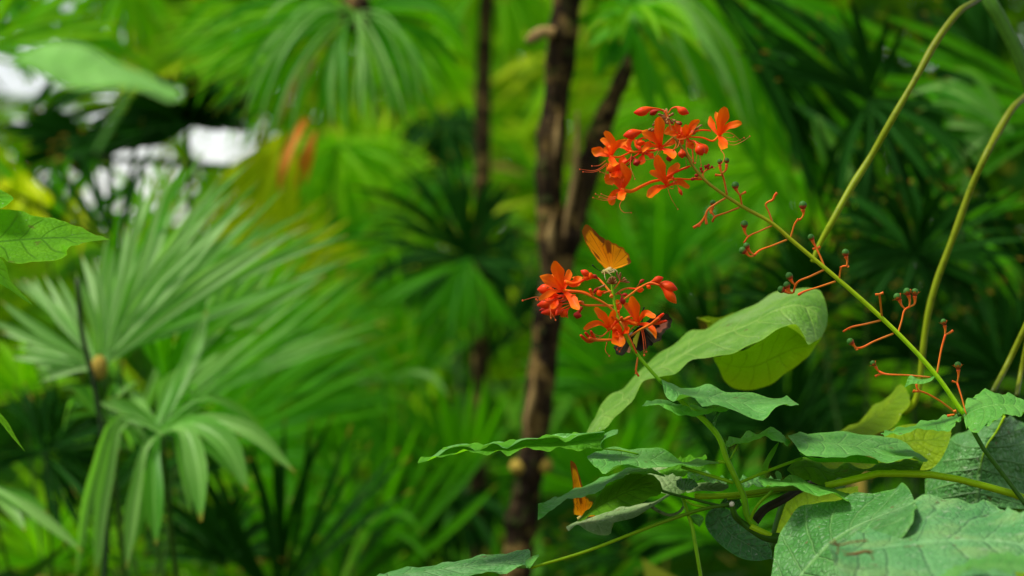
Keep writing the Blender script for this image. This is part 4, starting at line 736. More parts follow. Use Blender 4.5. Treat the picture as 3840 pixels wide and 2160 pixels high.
M['bark_tan'] = stem_mat('bark_tan_strip', [(0, (.30, .19, .06)), (.5, (.36, .25, .09)), (1, (.24, .15, .06))], rough=.85, streak=.6)
M['scar'] = stem_mat('trunk_scar', [(0, (.34, .25, .035)), (1, (.38, .27, .04))], rough=.8, streak=.4)
M['pet'] = stem_mat('frond_stalk', [(0, (.03, .09, .004)), (1, (.03, .08, .004))])
M['pet_d'] = stem_mat('frond_stalk_dark', [(0, (.02, .035, .01)), (1, (.015, .05, .01))])

def seg_blade(m, hub, tip, w, arch=.1, sag=.1, fold=.5):
    ln = (tip-hub).length
    up = Vector((0, 0, 1))
    out = Vector((random.uniform(-.45, .45), random.uniform(-.5, .1), 0))
    p1 = hub.lerp(tip, .35)+up*arch*ln+out*ln*.15
    p2 = hub.lerp(tip, .72)+up*(arch*.8+sag*.3)*ln+out*ln*.12
    m.blade([hub, p1, p2, tip], w*random.uniform(.85, 1.1), (random.uniform(-.5, .5), -1, random.uniform(.0, .9)), 'palm', fold=fold, seg=12, nu=4, rnd=random.random())
def frond(palm, hub, tips, d, w=40, mat='fr_mid', arch=.10, sag=.1, foot=None, pw=9, pmat='pet', dense=True):
    """hub and tips in picture pixels of the photo at depth d; the stalk runs down to the crown of its cane"""
    H = at('Z', hub, d); m = MB()
    if dense:
        tt = sorted([(math.atan2(q[1]-hub[1], q[0]-hub[0]), math.hypot(q[0]-hub[0], q[1]-hub[1]), q) for q in tips], key=lambda q: q[0])
        new = []
        for a, b in zip(tt, tt[1:]+tt[:1]):
            da = (b[0]-a[0]) % 6.2832
            if .05 < da < .75:
                nk = 1 if da < .22 else 2 if da < .42 else 3
                for k in range(nk):
                    f = (k+1)/(nk+1)+random.uniform(-.12, .12)
                    an = a[0]+da*f; rr_ = (a[1]+(b[1]-a[1])*f)*random.uniform(.82, 1.05)
                    z0 = a[2][2] if len(a[2]) > 2 and a[2][2] is not None else 0
                    new.append((hub[0]+rr_*math.cos(an), hub[1]+rr_*math.sin(an), z0+random.uniform(-.06, .06), (a[2][3] if len(a[2]) > 3 else w)))
        tips = list(tips)+new; wk = .46
    else: wk = 1.0
    for t in tips:
        if dense and random.random() < .07: continue
        z = t[2] if len(t) > 2 and t[2] is not None else random.uniform(-.10, .10)
        ww = t[3] if len(t) > 3 else w
        seg_blade(m, H+Vector((random.uniform(-.004, .004), random.uniform(-.01, .01), random.uniform(-.003, .003))), at('Z', (t[0], t[1], z), d), px('Z', ww*wk*random.uniform(.7, 1.25), d), arch*random.uniform(.4, 1.6), sag*random.uniform(.3, 1.8))
    o = m.build('frond', M[mat], palm)
    if foot is not None:
        mid = H.lerp(foot, .5)+Vector((0, .05, .06))
        MB().tube([H, H.lerp(foot, .12)+Vector((0, .02, 0)), mid, foot], [px('Z', pw*.6, d)*.5, px('Z', pw*.75, d)*.5, px('Z', pw*1.2, d)*.5], n=7, seg=20).build('stalk', M[pmat], o)
    return o
def ring(hub, R, a0, a1, n, jit=.12, squash=1.0, droop=0.0):
    out = []
    for i in range(n):
        a = math.radians(a0+(a1-a0)*(i+random.uniform(-.3, .3))/max(1, n-1))
        r = R*random.uniform(1-jit*1.6, 1+jit)
        out.append((hub[0]+r*math.cos(a), hub[1]-r*math.sin(a)*squash+droop*r*abs(math.cos(a))))
    return out
def palm(label, x, d, h=.85, r=.011, group=None, lean=0.0):
    """cane with a brown fibrous stem; returns the thing and the crown point"""
    b = at('Z', (x, 724), d); b = Vector((b.x, d, 0))
    t = thing('fan_palm', label, 'palm', b, group or 'fan palms behind the flowers')
    c = Vector((b.x+lean, d+.02, h))
    MB().tube([b+Vector((0, 0, -.02)), b.lerp(c, .5)+Vector((.012, .01, 0)), c], [r*1.15, r, r*.85], n=9, seg=24, lump=.15).build('trunk', M['bark'], t)
    return t, c

# --- left: pale fan standing on edge, its hub at the tan knot
t, c = palm('pale sage fan palm at left, its straight segments spreading from a tan hub', 330, 3.05)
frond(t, (252, 925), [(60, 700, .05), (0, 835, .08), (-40, 800, 0), (110, 690), (205, 640), (270, 585), (318, 560), (365, 430), (430, 420), (500, 455), (560, 440), (600, 470), (640, 500), (700, 540), (760, 570), (30, 900), (100, 960), (90, 925)], 3.05, 54, 'fr_pale', .02, .0, c, 12)
frond(t, (262, 905), [(400, 480), (470, 400), (560, 380), (640, 400), (720, 470), (800, 520), (850, 560), (875, 625), (820, 690)], 3.15, 56, 'fr_soft', .03, .0, c, 10)
MB().ball(at('Z', (250, 925), 3.03), .009, (0, 0, 1), 1.5).build('hub', M['scar'], t)
limb('Z', [(195, 700), (205, 830), (235, 960), (262, 1130), (270, 1260), (260, 1500)], 12, 16, 'pet_d', t, 'stalk', d=2.98)
frond(t, (460, 900), [(640, 610), (700, 590), (760, 640), (820, 690), (880, 650), (560, 620), (500, 700), (420, 700), (380, 860)], 3.3, 60, 'fr_soft', .03, 0, c, 10)
frond(t, (420, 960), [(380, 740), (450, 700), (520, 720), (600, 760), (660, 830), (330, 800)], 3.2, 52, 'fr_mid', .03, 0, c, 10)

t, c = palm('drooping fan palm with broad light green segments in the lower left', 470, 2.95, .8)
frond(t, (402, 1075), [(445, 930, .05, 50), (520, 780, .1, 50), (560, 830, .1, 40), (270, 1000, 0, 30), (240, 1010, 0, 26), (330, 980, .1, 30)], 2.98, 50, 'fr_soft', .05, 0, c, 14, dense=False)
frond(t, (405, 1085), [(742, 1188, -.05, 40), (700, 1170, .03, 26), (622, 1235, -.06, 52), (590, 1200, 0, 30), (506, 1312, -.08, 58), (480, 1290, 0, 30), (392, 1370, -.06, 54), (372, 1330, .02, 30), (318, 1430, -.02, 42), (330, 1390, .04, 30), (240, 1455, .02, 32), (190, 1460, .05, 28)], 2.92, 50, 'fr_soft', .26, .12, c, 14, dense=False)
frond(t, (410, 1085), [(620, 1130, .08, 34), (560, 1090, .08, 34), (540, 1040, .1, 34), (500, 1000, .1, 30)], 3.02, 36, 'fr_mid', .14, .12, c, 12)
frond(t, (250, 1040), [(180, 1020), (160, 1080), (300, 1000), (350, 960), (220, 980), (150, 980), (330, 1060), (380, 1130), (300, 1140)], 3.1, 34, 'fr_soft', .12, .14, c, 10)
t, c = palm('dark fan palm with thin finger-like segments at the lower left edge', 120, 3.3, .8)
frond(t, (112, 1140), [(0, 1010), (60, 960), (122, 960), (200, 1000), (290, 1060), (360, 1150), (330, 1190), (-60, 1150), (0, 1250), (150, 1330), (190, 1420), (245, 1390), (260, 1300)], 3.3, 34, 'fr_shade', .03, .03, c, 10, 'pet_d')
frond(t, (60, 990), ring((60, 990), 150, 10, 200, 12), 3.5, 34, 'fr_bright', .05, .1, c)
frond(t, (-30, 1215), [(120, 1290, 0, 30), (208, 1388, -.05, 34), (62, 1335, -.05, 38)], 3.0, 40, 'fr_soft', .03, .04, c, 10, dense=False)
frond(t, (120, 1420), ring((120, 1420), 190, -20, 200, 12), 3.6, 46, 'fr_bright', .05, .1, c)

# --- upper left and top centre
t, c = palm('fan palm with long drooping segments radiating from a brown hub at top centre', 1129, 3.75, 2.15, .008, None, .179)
frond(t, (893, 28), [(470, 150), (500, 215), (420, 120), (560, 40), (455, 85), (610, 390, -.08, 38), (590, 400, -.06, 36), (645, 330), (700, 400), (760, 300), (800, 360), (872, 300, -.06, 42), (878, 380, -.05, 34), (930, 260), (985, 330, -.05, 34), (1062, 322, -.04, 34), (1130, 240), (1185, 160), (1175, 80), (1370, 25, 0, 26), (1290, 5), (1180, 30), (560, 130), (540, 290), (610, 250)], 3.7, 44, 'fr_mid', .13, .16, c, 14)
frond(t, (893, 30), [(640, 350, -.12, 26), (870, 330, -.12, 34), (910, 300, -.12, 30), (1020, 300, -.1, 26), (610, 300, -.1, 30), (1090, 250, -.08, 24), (700, 90), (660, 60)], 3.66, 30, 'fr_soft', .15, .16)
frond(t, (893, 32), [(380, 100), (395, 150), (430, 200), (470, 240), (520, 275), (405, 60), (440, 15), (600, 300)], 3.8, 44, 'fr_bright', .03, .03)
MB().ball(at('Z', (893, 30), 3.68), .022, (0, 0, 1), 1.2).build('hub', M['bark'], t)
frond(t, (700, 120), ring((700, 120), 300, 150, 260, 14), 4.0, 36, 'fr_bright', .06, .1, c)
frond(t, (1060, 90), ring((1060, 90), 240, 180, 360, 14), 4.6, 40, 'fr_bright', .06, .15, c)

t, c = palm('fan palm seen from below as a dark green canopy at upper left', 500, 4.0, .8)
frond(t, (470, 305), [(140, 400, -.2, 60), (200, 330, -.2, 60), (230, 270, -.2, 60), (330, 230, -.2, 60), (400, 190, -.2), (470, 170, -.2, 60), (540, 180, -.2, 60), (620, 200, -.2, 60), (670, 250, -.2, 60), (650, 300, -.1, 60), (560, 330, -.1)], 4.0, 70, 'fr_shade', .02, 0, c, 22)
frond(t, (470, 300), [(300, 330, .1, 40), (160, 370, .1, 60), (400, 250, .1, 60), (520, 230, .1, 70), (620, 260, .1, 60), (360, 280, .1, 40), (240, 300, .1, 40)], 4.1, 44, 'fr_mid', .02, 0)
frond(t, (478, 312), [(120, 385, 0, 60), (170, 420, 0, 60), (260, 400, 0, 60), (150, 340, 0, 60), (360, 370, 0, 60), (660, 220, 0, 60), (690, 280, 0, 60), (640, 330, 0, 60)], 3.95, 80, 'fr_shade', .01, 0)
frond(t, (60, 440), [(-40, 560), (20, 600), (70, 610), (120, 580), (140, 520), (30, 520), (100, 480), (80, 560), (-20, 480)], 3.95, 80, 'fr_yel', .01, 0)
frond(t, (200, 480), [(150, 620), (200, 640), (260, 600), (240, 560), (180, 560)], 4.0, 60, 'fr_yel', .01, 0)
frond(t, (230, 350), [(60, 360), (20, 420), (100, 470), (160, 420), (-40, 330), (60, 280), (120, 260), (200, 440)], 4.05, 54, 'fr_shade', .02, 0, c, 12)
limb('Z', [(150, 400), (250, 402), (360, 404), (480, 414), (620, 424)], 16, 18, 'pet_d', t, 'stalk', d=4.2)  # dark horizontal bar behind the palms, built as a stalk
frond(t, (130, 500), [(70, 620), (110, 660), (160, 620), (180, 540), (60, 560), (20, 640), (140, 700)], 4.2, 32, 'fr_bright', .02, 0, c)
t, c = palm('tall fan palm whose blades cross the bright sky gap in the top left corner', -160, 4.3, 2.3)
frond(t, (-60, -40), [(240, 190, 0, 44), (300, 220, 0, 50), (180, 230), (120, 120), (60, 200), (330, 160, 0, 50), (400, 200, 0, 50)], 4.3, 46, 'fr_mid', .06, .05, None)
frond(t, (330, -60), [(110, 60), (180, 110), (260, 140), (330, 170, 0, 46), (400, 150), (440, 110), (470, 60), (60, 0)], 4.4, 44, 'fr_bright', .06, .05, None)
frond(t, (150, 120), [(20, 180), (60, 220), (230, 230), (300, 210), (330, 120), (390, 170)], 4.5, 34, 'fr_bright', .06, .05, c)
frond(t, (620, 40), [(430, 60), (420, 130), (450, 190), (500, 230), (540, 200), (410, 20), (600, 220), (660, 180)], 4.2, 40, 'fr_bright', .05, .08, c)

# --- centre
t, c = palm('dark fan palm with a star of segments in the middle of the picture', 1185, 4.7, .9)
frond(t, (1178, 648), [(880, 470), (930, 560), (1000, 430), (1040, 480), (1080, 400), (1130, 380), (1180, 430), (1240, 440), (1300, 470), (1340, 560), (1360, 640), (1340, 720), (1290, 800), (920, 650), (900, 740), (960, 780), (860, 600), (1040, 790), (1100, 800)], 4.35, 44, 'fr_shade', .06, .06, c, 14, 'pet_d')
frond(t, (1180, 655), [(1090, 830), (1130, 870), (1050, 860), (1240, 860), (1180, 880), (1310, 840), (980, 840), (920, 820), (880, 780)], 4.30, 44, 'fr_mid', .05, .06)
frond(t, (1120, 300), [(1000, 400), (1040, 430), (1090, 460), (1140, 460), (1190, 440), (1230, 390), (1240, 330), (1010, 340), (1060, 270), (1180, 270)], 5.0, 50, 'fr_shade', .08, .1, c, 10, 'pet_d')
frond(t, (1110, 420), ring((1110, 420), 150, 180, 360, 11), 5.2, 34, 'fr_mid', .05, .1, c)
t, c = palm('mid green fan palm in shade at bottom centre left of the spotted trunk', 1160, 4.0, .8)
frond(t, (1162, 1220), [(905, 1010), (930, 960), (1000, 985), (1050, 960), (1110, 930), (1190, 950), (1250, 970), (1290, 1060), (880, 1100), (900, 1180), (1260, 1120)], 4.0, 46, 'fr_mid', .05, .03, c, 12)
frond(t, (1150, 1260), [(940, 1300), (990, 1380), (1060, 1440), (1160, 1460), (1250, 1420), (1280, 1330), (900, 1240), (1240, 1240)], 3.95, 50, 'fr_shade', .12, .12, c, 12)
frond(t, (930, 1330), [(830, 1290), (800, 1350), (1000, 1290), (1060, 1340), (1090, 1420), (880, 1430), (960, 1460), (1020, 1440)], 3.7, 34, 'fr_mid', .15, .15, c)
frond(t, (960, 960), [(860, 990), (900, 960), (1010, 950), (1080, 970), (1130, 1000), (820, 940)], 3.9, 44, 'fr_soft', .12, .12, c)
t, c = palm('light green fan palm behind the pale sage palm, segments leaning right', 720, 3.9, .85)
frond(t, (620, 900), ring((620, 900), 330, 20, 75, 12), 3.8, 46, 'fr_bright', .04, .02, c)
frond(t, (560, 800), ring((560, 800), 380, 25, 80, 13), 4.0, 52, 'fr_yel', .04, .02, c)
frond(t, (700, 1000), ring((700, 1000), 260, -30, 170, 16), 3.9, 40, 'fr_mid', .10, .08, c)
frond(t, (800, 880), ring((800, 880), 240, 0, 200, 14), 4.2, 36, 'fr_mid', .10, .08, c)
frond(t, (620, 1180), ring((620, 1180), 230, -60, 150, 14), 3.8, 36, 'fr_mid', .12, .1, c)
frond(t, (640, 1290), [(560, 1260), (700, 1240), (740, 1260), (730, 1300), (600, 1310)], 3.7, 30, 'fr_tan', .08, .05, c)
frond(t, (700, 1380), ring((700, 1380), 210, 0, 190, 14), 3.6, 34, 'fr_mid', .14, .12, c)
frond(t, (560, 1420), ring((560, 1420), 200, -10, 190, 12), 3.4, 36, 'fr_shade', .14, .12, c)
frond(t, (850, 1140), ring((850, 1140), 220, -20, 200, 16), 4.1, 38, 'fr_mid', .12, .1, c)
# withered orange blades
t, c = palm('yellowing fan palm with withered orange blades left of centre', 700, 4.3, .9)
frond(t, (770, 300), [(650, 470, 0, 44), (690, 430, 0, 44), (700, 480)], 3.95, 56, 'fr_dry', .02, .02, None)
frond(t, (790, 330), [(735, 480, 0, 34), (775, 490, 0, 50), (700, 520, 0, 44)], 3.98, 70, 'fr_dry', .02, .02, None)
frond(t, (740, 330), [(560, 520, 0, 60), (600, 560, 0, 60), (640, 560, 0, 50), (700, 560, 0, 60), (740, 560), (540, 460), (600, 470, 0, 60)], 3.96, 64, 'fr_yel', .02, .02, c)
frond(t, (850, 360), ring((850, 360), 230, 190, 350, 12), 4.6, 44, 'fr_bright', .08, .1, c)
frond(t, (900, 520), ring((900, 520), 260, 20, 330, 18), 4.9, 44, 'fr_bright', .06, .1, c)

# --- right
t, c = palm('very dark fan palm with long straight blades at upper right behind the olive stalk', 2200, 3.4, .85)
frond(t, (2190, 250), [(1840, 130), (1900, 60), (2000, 20), (2100, 0), (2200, 20), (2280, 60), (1950, 200), (2350, 250), (2420, 300), (2480, 400), (2300, 420), (2060, 120)], 3.4, 44, 'fr_shade', .04, .04, c, 14, 'pet_d')
frond(t, (2190, 255), [(2260, 500), (2300, 580), (2220, 560), (2150, 600), (2380, 520), (2440, 440), (2110, 560), (2190, 640), (2060, 520)], 3.35, 56, 'fr_shade', .06, .06, c)
frond(t, (1960, 240), [(2100, 420, 0, 40), (2200, 500, 0, 44), (2260, 560, 0, 40), (2050, 460), (2000, 440), (2180, 400)], 3.6, 46, 'fr_shade', .05, .02, None)
frond(t, (2050, 290), [(2120, 400, 0, 50), (2190, 520, 0, 54), (2130, 480, 0, 50), (2080, 430, 0, 46)], 3.5, 54, 'fr_soft', .03, .02, None)
frond(t, (2330, 230), [(2420, 420, -.05, 50), (2480, 310, -.05, 50), (2540, 400, 0, 44), (2360, 420, 0, 40), (2600, 300)], 3.5, 50, 'fr_mid', .10, .10, c)
frond(t, (1760, 90), ring((1760, 90), 330, -60, 30, 12), 4.0, 48, 'fr_mid', .08, .1, None)
frond(t, (1880, 150), [(2030, 430, 0, 36), (2090, 520, 0, 36), (2150, 600, 0, 36), (2230, 660, 0, 34), (2300, 730, 0, 34), (2380, 760, 0, 34), (2130, 450, 0, 36), (1960, 420, 0, 36), (1900, 430, 0, 34)], 3.65, 56, 'fr_mid', .03, .02, None)
frond(t, (1700, -60), [(1900, 300, 0, 40), (1960, 350, 0, 40), (2040, 330, 0, 40), (1840, 330, 0, 40), (2110, 300, 0, 34), (2000, 250, 0, 34)], 3.9, 50, 'fr_bright', .04, .04, None)
frond(t, (2540, 330), [(2280, 240, 0, 60), (2300, 330, 0, 60), (2340, 420, 0, 50), (2420, 500, 0, 60), (2400, 170, 0, 60)], 3.45, 70, 'fr_soft', .10, .12, None)
t, c = palm('dark shaded fan palm low on the right behind the berry stem', 2350, 3.2, .8)
frond(t, (2300, 640), [(2100, 480), (2080, 560), (2120, 660), (2200, 470), (2290, 450), (2400, 470), (2480, 500), (2580, 500, 0, 26), (2600, 600), (2520, 700), (2440, 780), (2330, 800), (2220, 790), (2150, 740)], 3.2, 52, 'fr_shade', .06, .05, c, 12, 'pet_d')
frond(t, (2420, 570), [(2580, 480, -.05, 26), (2600, 520, 0, 26), (2500, 480, 0, 26), (2590, 700, 0, 30), (2560, 780, 0, 30)], 3.3, 22, 'fr_mid', .05, .03, c)
frond(t, (2060, 800), ring((2060, 800), 260, 20, 190, 15), 3.6, 44, 'fr_shade', .06, .06, c)
frond(t, (2520, 950), ring((2520, 950), 240, 40, 200, 13), 3.3, 48, 'fr_shade', .06, .06, c)
frond(t, (2300, 900), ring((2300, 900), 240, -20, 200, 15), 3.5, 46, 'fr_shade', .08, .06, c)
frond(t, (2500, 180), ring((2500, 180), 230, 90, 300, 13), 3.6, 50, 'fr_shade', .05, .05, c)
t, c = palm('mid green fan palm behind the two flower heads', 1700, 4.4, .85)
frond(t, (1650, 760), ring((1650, 760), 300, 20, 160, 15), 4.4, 44, 'fr_mid', .06, .05, c)
frond(t, (1800, 620), ring((1800, 620), 280, 0, 190, 15), 4.6, 44, 'fr_mid', .06, .06, c)
frond(t, (1560, 980), ring((1560, 980), 280, 30, 190, 15), 4.1, 46, 'fr_mid', .07, .06, c)
frond(t, (1800, 930), ring((1800, 930), 280, 10, 180, 15), 4.0, 46, 'fr_shade', .07, .06, c)
frond(t, (1980, 1080), ring((1980, 1080), 260, 10, 190, 15), 3.7, 44, 'fr_shade', .07, .06, c)
frond(t, (1520, 1250), ring((1520, 1250), 260, 10, 190, 15), 3.9, 44, 'fr_mid', .07, .06, c)
frond(t, (1620, 1400), ring((1620, 1400), 260, -10, 200, 16), 3.6, 44, 'fr_shade', .1, .1, c)
frond(t, (1800, 1360), ring((1800, 1360), 240, -10, 200, 14), 3.5, 44, 'fr_mid', .1, .1, c)
frond(t, (1980, 420), ring((1980, 420), 260, 150, 330, 13), 4.4, 46, 'fr_bright', .06, .1, c)
frond(t, (1780, 260), ring((1780, 260), 300, 170, 350, 15), 4.9, 46, 'fr_bright', .06, .1, c)

def sweep(palm, hub, R, a0, a1, n, d, w, mat, foot=None):
    return frond(palm, hub, ring(hub, R, a0, a1, n, .10), d, w, mat, .025, .02, foot, dense=False)
for hub, R, a0, a1, n, d, w, mat in (((1600, -160), 900, -62, -22, 15, 3.75, 26, 'fr_mid'), ((1750, -80), 800, -66, -30, 12, 3.6, 24, 'fr_shade'), ((2750, 1000), 800, 118, 160, 13, 3.5, 26, 'fr_shade'),
                                     ((2700, 300), 520, 150, 215, 12, 3.55, 28, 'fr_mid'), ((1500, 1500), 620, 35, 80, 12, 3.9, 26, 'fr_mid'), ((1900, 1400), 600, 60, 120, 12, 3.7, 26, 'fr_shade')):
    sweep(t, hub, R, a0, a1, n, d, w, mat)
t, c = palm('fan palm with thin straight blades slanting up to the right at left centre', 480, 3.6, .8)
for hub, R, a0, a1, n, d, w, mat in (((330, 1120), 680, 24, 62, 20, 3.55, 19, 'fr_soft'), ((420, 1180), 640, 15, 55, 18, 3.7, 18, 'fr_mid'), ((560, 1100), 520, 20, 80, 16, 3.9, 24, 'fr_bright'), ((430, 930), 470, 30, 72, 14, 4.0, 34, 'fr_yel'), ((300, 900), 420, 40, 90, 12, 3.3, 18, 'fr_mid'), ((250, 1300), 420, 20, 120, 14, 3.3, 22, 'fr_shade'),
                                     ((900, 1500), 520, 40, 140, 18, 3.8, 24, 'fr_mid'), ((700, 1520), 460, 40, 140, 16, 3.4, 22, 'fr_shade')):
    sweep(t, hub, R, a0, a1, n, d, w, mat, c)
t, c = palm('dark fan palm whose thin blades cut across the white gap at left', 260, 3.9, .8)
sweep(t, (300, 640), 330, 70, 150, 8, 3.9, 20, 'fr_shade', c); sweep(t, (120, 620), 290, 20, 140, 8, 4.0, 22, 'fr_mid', c)
sweep(t, (430, 620), 260, 40, 150, 10, 4.2, 20, 'fr_bright', c); sweep(t, (60, 330), 260, -40, 60, 10, 4.1, 22, 'fr_shade'); sweep(t, (-40, 120), 330, -20, 50, 10, 4.0, 24, 'fr_bright')
t, c = palm('bright fan palm with thin blades left of the thin straight trunk', 1010, 4.5, .85)
for hub, R, a0, a1, n, d, w, mat in (((1000, 760), 420, 100, 190, 16, 4.6, 24, 'fr_bright'), ((760, 760), 330, 10, 120, 16, 4.6, 24, 'fr_mid'), ((1030, 1000), 360, 40, 170, 18, 4.4, 24, 'fr_mid'), ((1230, 900), 330, 30, 150, 14, 4.5, 24, 'fr_shade')):
    sweep(t, hub, R, a0, a1, n, d, w, mat, c)
# ================================================================== trunks
t = thing('cane_palm', 'dark fibrous palm trunk with tan scars rising behind the flowers and forking near the top', 'palm tree', Vector((at('Z', (1290, 724), 3.5).x, 3.5, 0)))
dT = 3.5
main = [(1445, -120), (1426, 0), (1412, 130), (1398, 260), (1382, 400), (1382, 520), (1390, 640), (1395, 700), (1378, 800), (1368, 900), (1355, 1000), (1345, 1100), (1335, 1180), (1318, 1260), (1308, 1340), (1300, 1449), (1285, 1700)]
pts = [at('Z', p, dT) for p in main]
pts.append(Vector((pts[-1].x-.02, 3.5, .5))); pts.append(Vector((pts[-1].x-.01, 3.5, -.03)))
r0 = px('Z', 72, dT)*.5
MB().tube(pts, [r0*1.02, r0*1.0, r0*.98, r0*1.0, r0*1.0, r0*1.1, r0*1.02, r0*1.0, r0*1.05, r0*1.12, r0*1.15, r0*1.2, r0*1.3], n=18, seg=190, lump=.26).build('trunk', M['bark'], t)
side = [(1592, 50), (1600, 90), (1592, 130), (1560, 210), (1520, 300), (1490, 390), (1462, 480), (1440, 560), (1420, 640), (1400, 720)]
MB().tube([at('Z', (p[0], p[1], .01*max(0, 8-i)*.5), dT) for i, p in enumerate(side)], [r0*.30, r0*.62, r0*.80, r0*.92, r0*.92], n=14, seg=90, lump=.26).build('side_trunk', M['bark'], t)
MB().tube([at('Z', (p[0], p[1], -.012), dT) for p in [(1452, 280), (1450, 400), (1436, 500), (1424, 560), (1420, 640)]], [r0*.08, r0*.2, r0*.24, r0*.2, r0*.08], n=8, seg=30, lump=.2).build('bark_strip', M['bark_tan'], t)
MB().tube([at('Z', (p[0], p[1], -.021), dT) for p in [(1405, 290), (1402, 340), (1396, 400)]], [r0*.1, r0*.3, r0*.1], n=8, seg=16, lump=.3).build('bark_strip', M['bark_tan'], t)
MB().tube([at('Z', (p[0], p[1], -.021), dT) for p in [(1392, 540), (1385, 590), (1388, 640)]], [r0*.1, r0*.28, r0*.1], n=8, seg=16, lump=.3).build('bark_strip', M['bark_tan'], t)
MB().tube([at('Z', (p[0], p[1], -.02), dT) for p in [(1345, 930), (1340, 1000), (1325, 1060), (1328, 1120)]], [r0*.1, r0*.25, r0*.2, r0*.08], n=8, seg=16, lump=.3).build('bark_strip', M['bark_tan'], t)
for x, y in ((1306, 1176), (1366, 1172)):
    MB().ball(at('Z', (x, y, -.004), dT), r0*.72, (.25 if x < 1330 else -.25, -.2, 1), .8).build('trunk_scar', M['scar'], t)
MB().tube([at('Z', p, dT-.02) for p in [(1395, 85), (1365, 80), (1345, 92), (1325, 105)]], [r0*.55, r0*.5, r0*.42, r0*.2], n=9, seg=16, lump=.4).build('snag', M['bark_tan'], t)
hub = (1590, 45)
frond(t, hub, [(1500, 195, 0, 56), (1545, 170, 0, 60), (1480, 120, 0, 40), (1440, 60), (1500, 20), (1640, 300, -.03, 34), (1660, 330, 0, 30), (1700, 300, 0, 34), (1740, 260, 0, 40), (1560, -40), (1650, -60)], 3.42, 50, 'fr_mid', .06, .06, dense=False)
frond(t, hub, [(1760, 260, -.05, 44), (1850, 230, -.06, 44), (1830, 300, 0, 36), (1700, 180, 0, 44), (1900, 330, 0, 34), (1800, 90), (1720, 20)], 3.40, 44, 'fr_soft', .28, .2)
frond(t, (1600, 20), [(1700, 60, -.05, 60), (1780, 150, -.05, 40), (1470, 90, 0, 50), (1620, 60, -.05, 40), (1560, 110)], 3.38, 46, 'fr_bright', .12, .1)
MB().tube([at('Z', (1600, 130), dT), at('Z', (1596, 90), 3.46), at('Z', hub, 3.42)], [r0*.7, r0*.45, r0*.25], n=10, seg=14).build('stalk', M['bark'], t)
t = thing('slender_palm', 'thin straight brown palm stem left of the forked trunk, mostly lost behind leaves', 'palm tree', Vector((at('Z', (1210, 724), 4.45).x, 4.45, 0)))
pts = [at('Z', p, 4.45) for p in [(1226, -150), (1222, 0), (1216, 200), (1214, 400), (1212, 600), (1208, 900), (1205, 1300)]]
pts.append(Vector((pts[-1].x, 4.45, -.03)))
MB().tube(pts, [px('Z', 40, 4.45)*.5, px('Z', 42, 4.45)*.5, px('Z', 46, 4.45)*.5, px('Z', 60, 4.45)*.5], n=12, seg=80, lump=.2).build('trunk', M['bark'], t)
frond(t, (1230, -60), ring((1230, -60), 260, 190, 350, 14), 4.45, 40, 'fr_bright', .12, .15)

# ================================================================== dense far foliage, ground, sky
def mass_mat(name, cols, trans=.4):
    t = NT(name); r = t.rnd()
    cr = t.n('ShaderNodeValToRGB'); t.l(r, cr.inputs[0])
    el = cr.color_ramp.elements
    while len(el) < len(cols): el.new(.5)
    for i, e in enumerate(el): e.position = i/(len(cols)-1); e.color = (*cols[i], 1)
    return t.finish(cr.outputs[0], .5, trans, t.mix(.5, cr.outputs[0], (.40, .93, .003)), None, spec=.06)
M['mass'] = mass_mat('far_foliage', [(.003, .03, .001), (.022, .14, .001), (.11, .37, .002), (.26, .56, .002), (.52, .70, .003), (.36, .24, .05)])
def sky_gap(x, y):
    """share of leaves left standing: thin where the photo shows bright holes in the far trees (upper left)"""
    g = 1.0
    for cx, cy, rx, ry, a in ((35, 22, 95, 60, 1), (175, 8, 75, 45, 1), (268, 100, 42, 52, 1), (55, 140, 110, 50, 1), (60, 205, 130, 45, 1), (66, 290, 30, 30, 1), (112, 292, 26, 28, 1),
                              (170, 350, 48, 46, 1), (232, 345, 34, 30, 1), (362, 382, 72, 46, 1), (550, 348, 84, 54, 1), (325, 442, 90, 50, 1), (205, 430, 30, 38, 1), (250, 405, 30, 20, 1),
                              (300, 492, 60, 44, 1), (412, 490, 56, 70, 1), (196, 518, 30, 30, 1), (122, 460, 30, 60, .9), (262, 560, 30, 46, .9), (400, 570, 40, 40, .9), (20, 1370, 40, 34, 1), (650, 350, 30, 30, .9)):
        q = ((x-cx)/rx)**2+((y-cy)/ry)**2
        if q < 1: g = min(g, 1-a*(1-q)**.15)
    return g
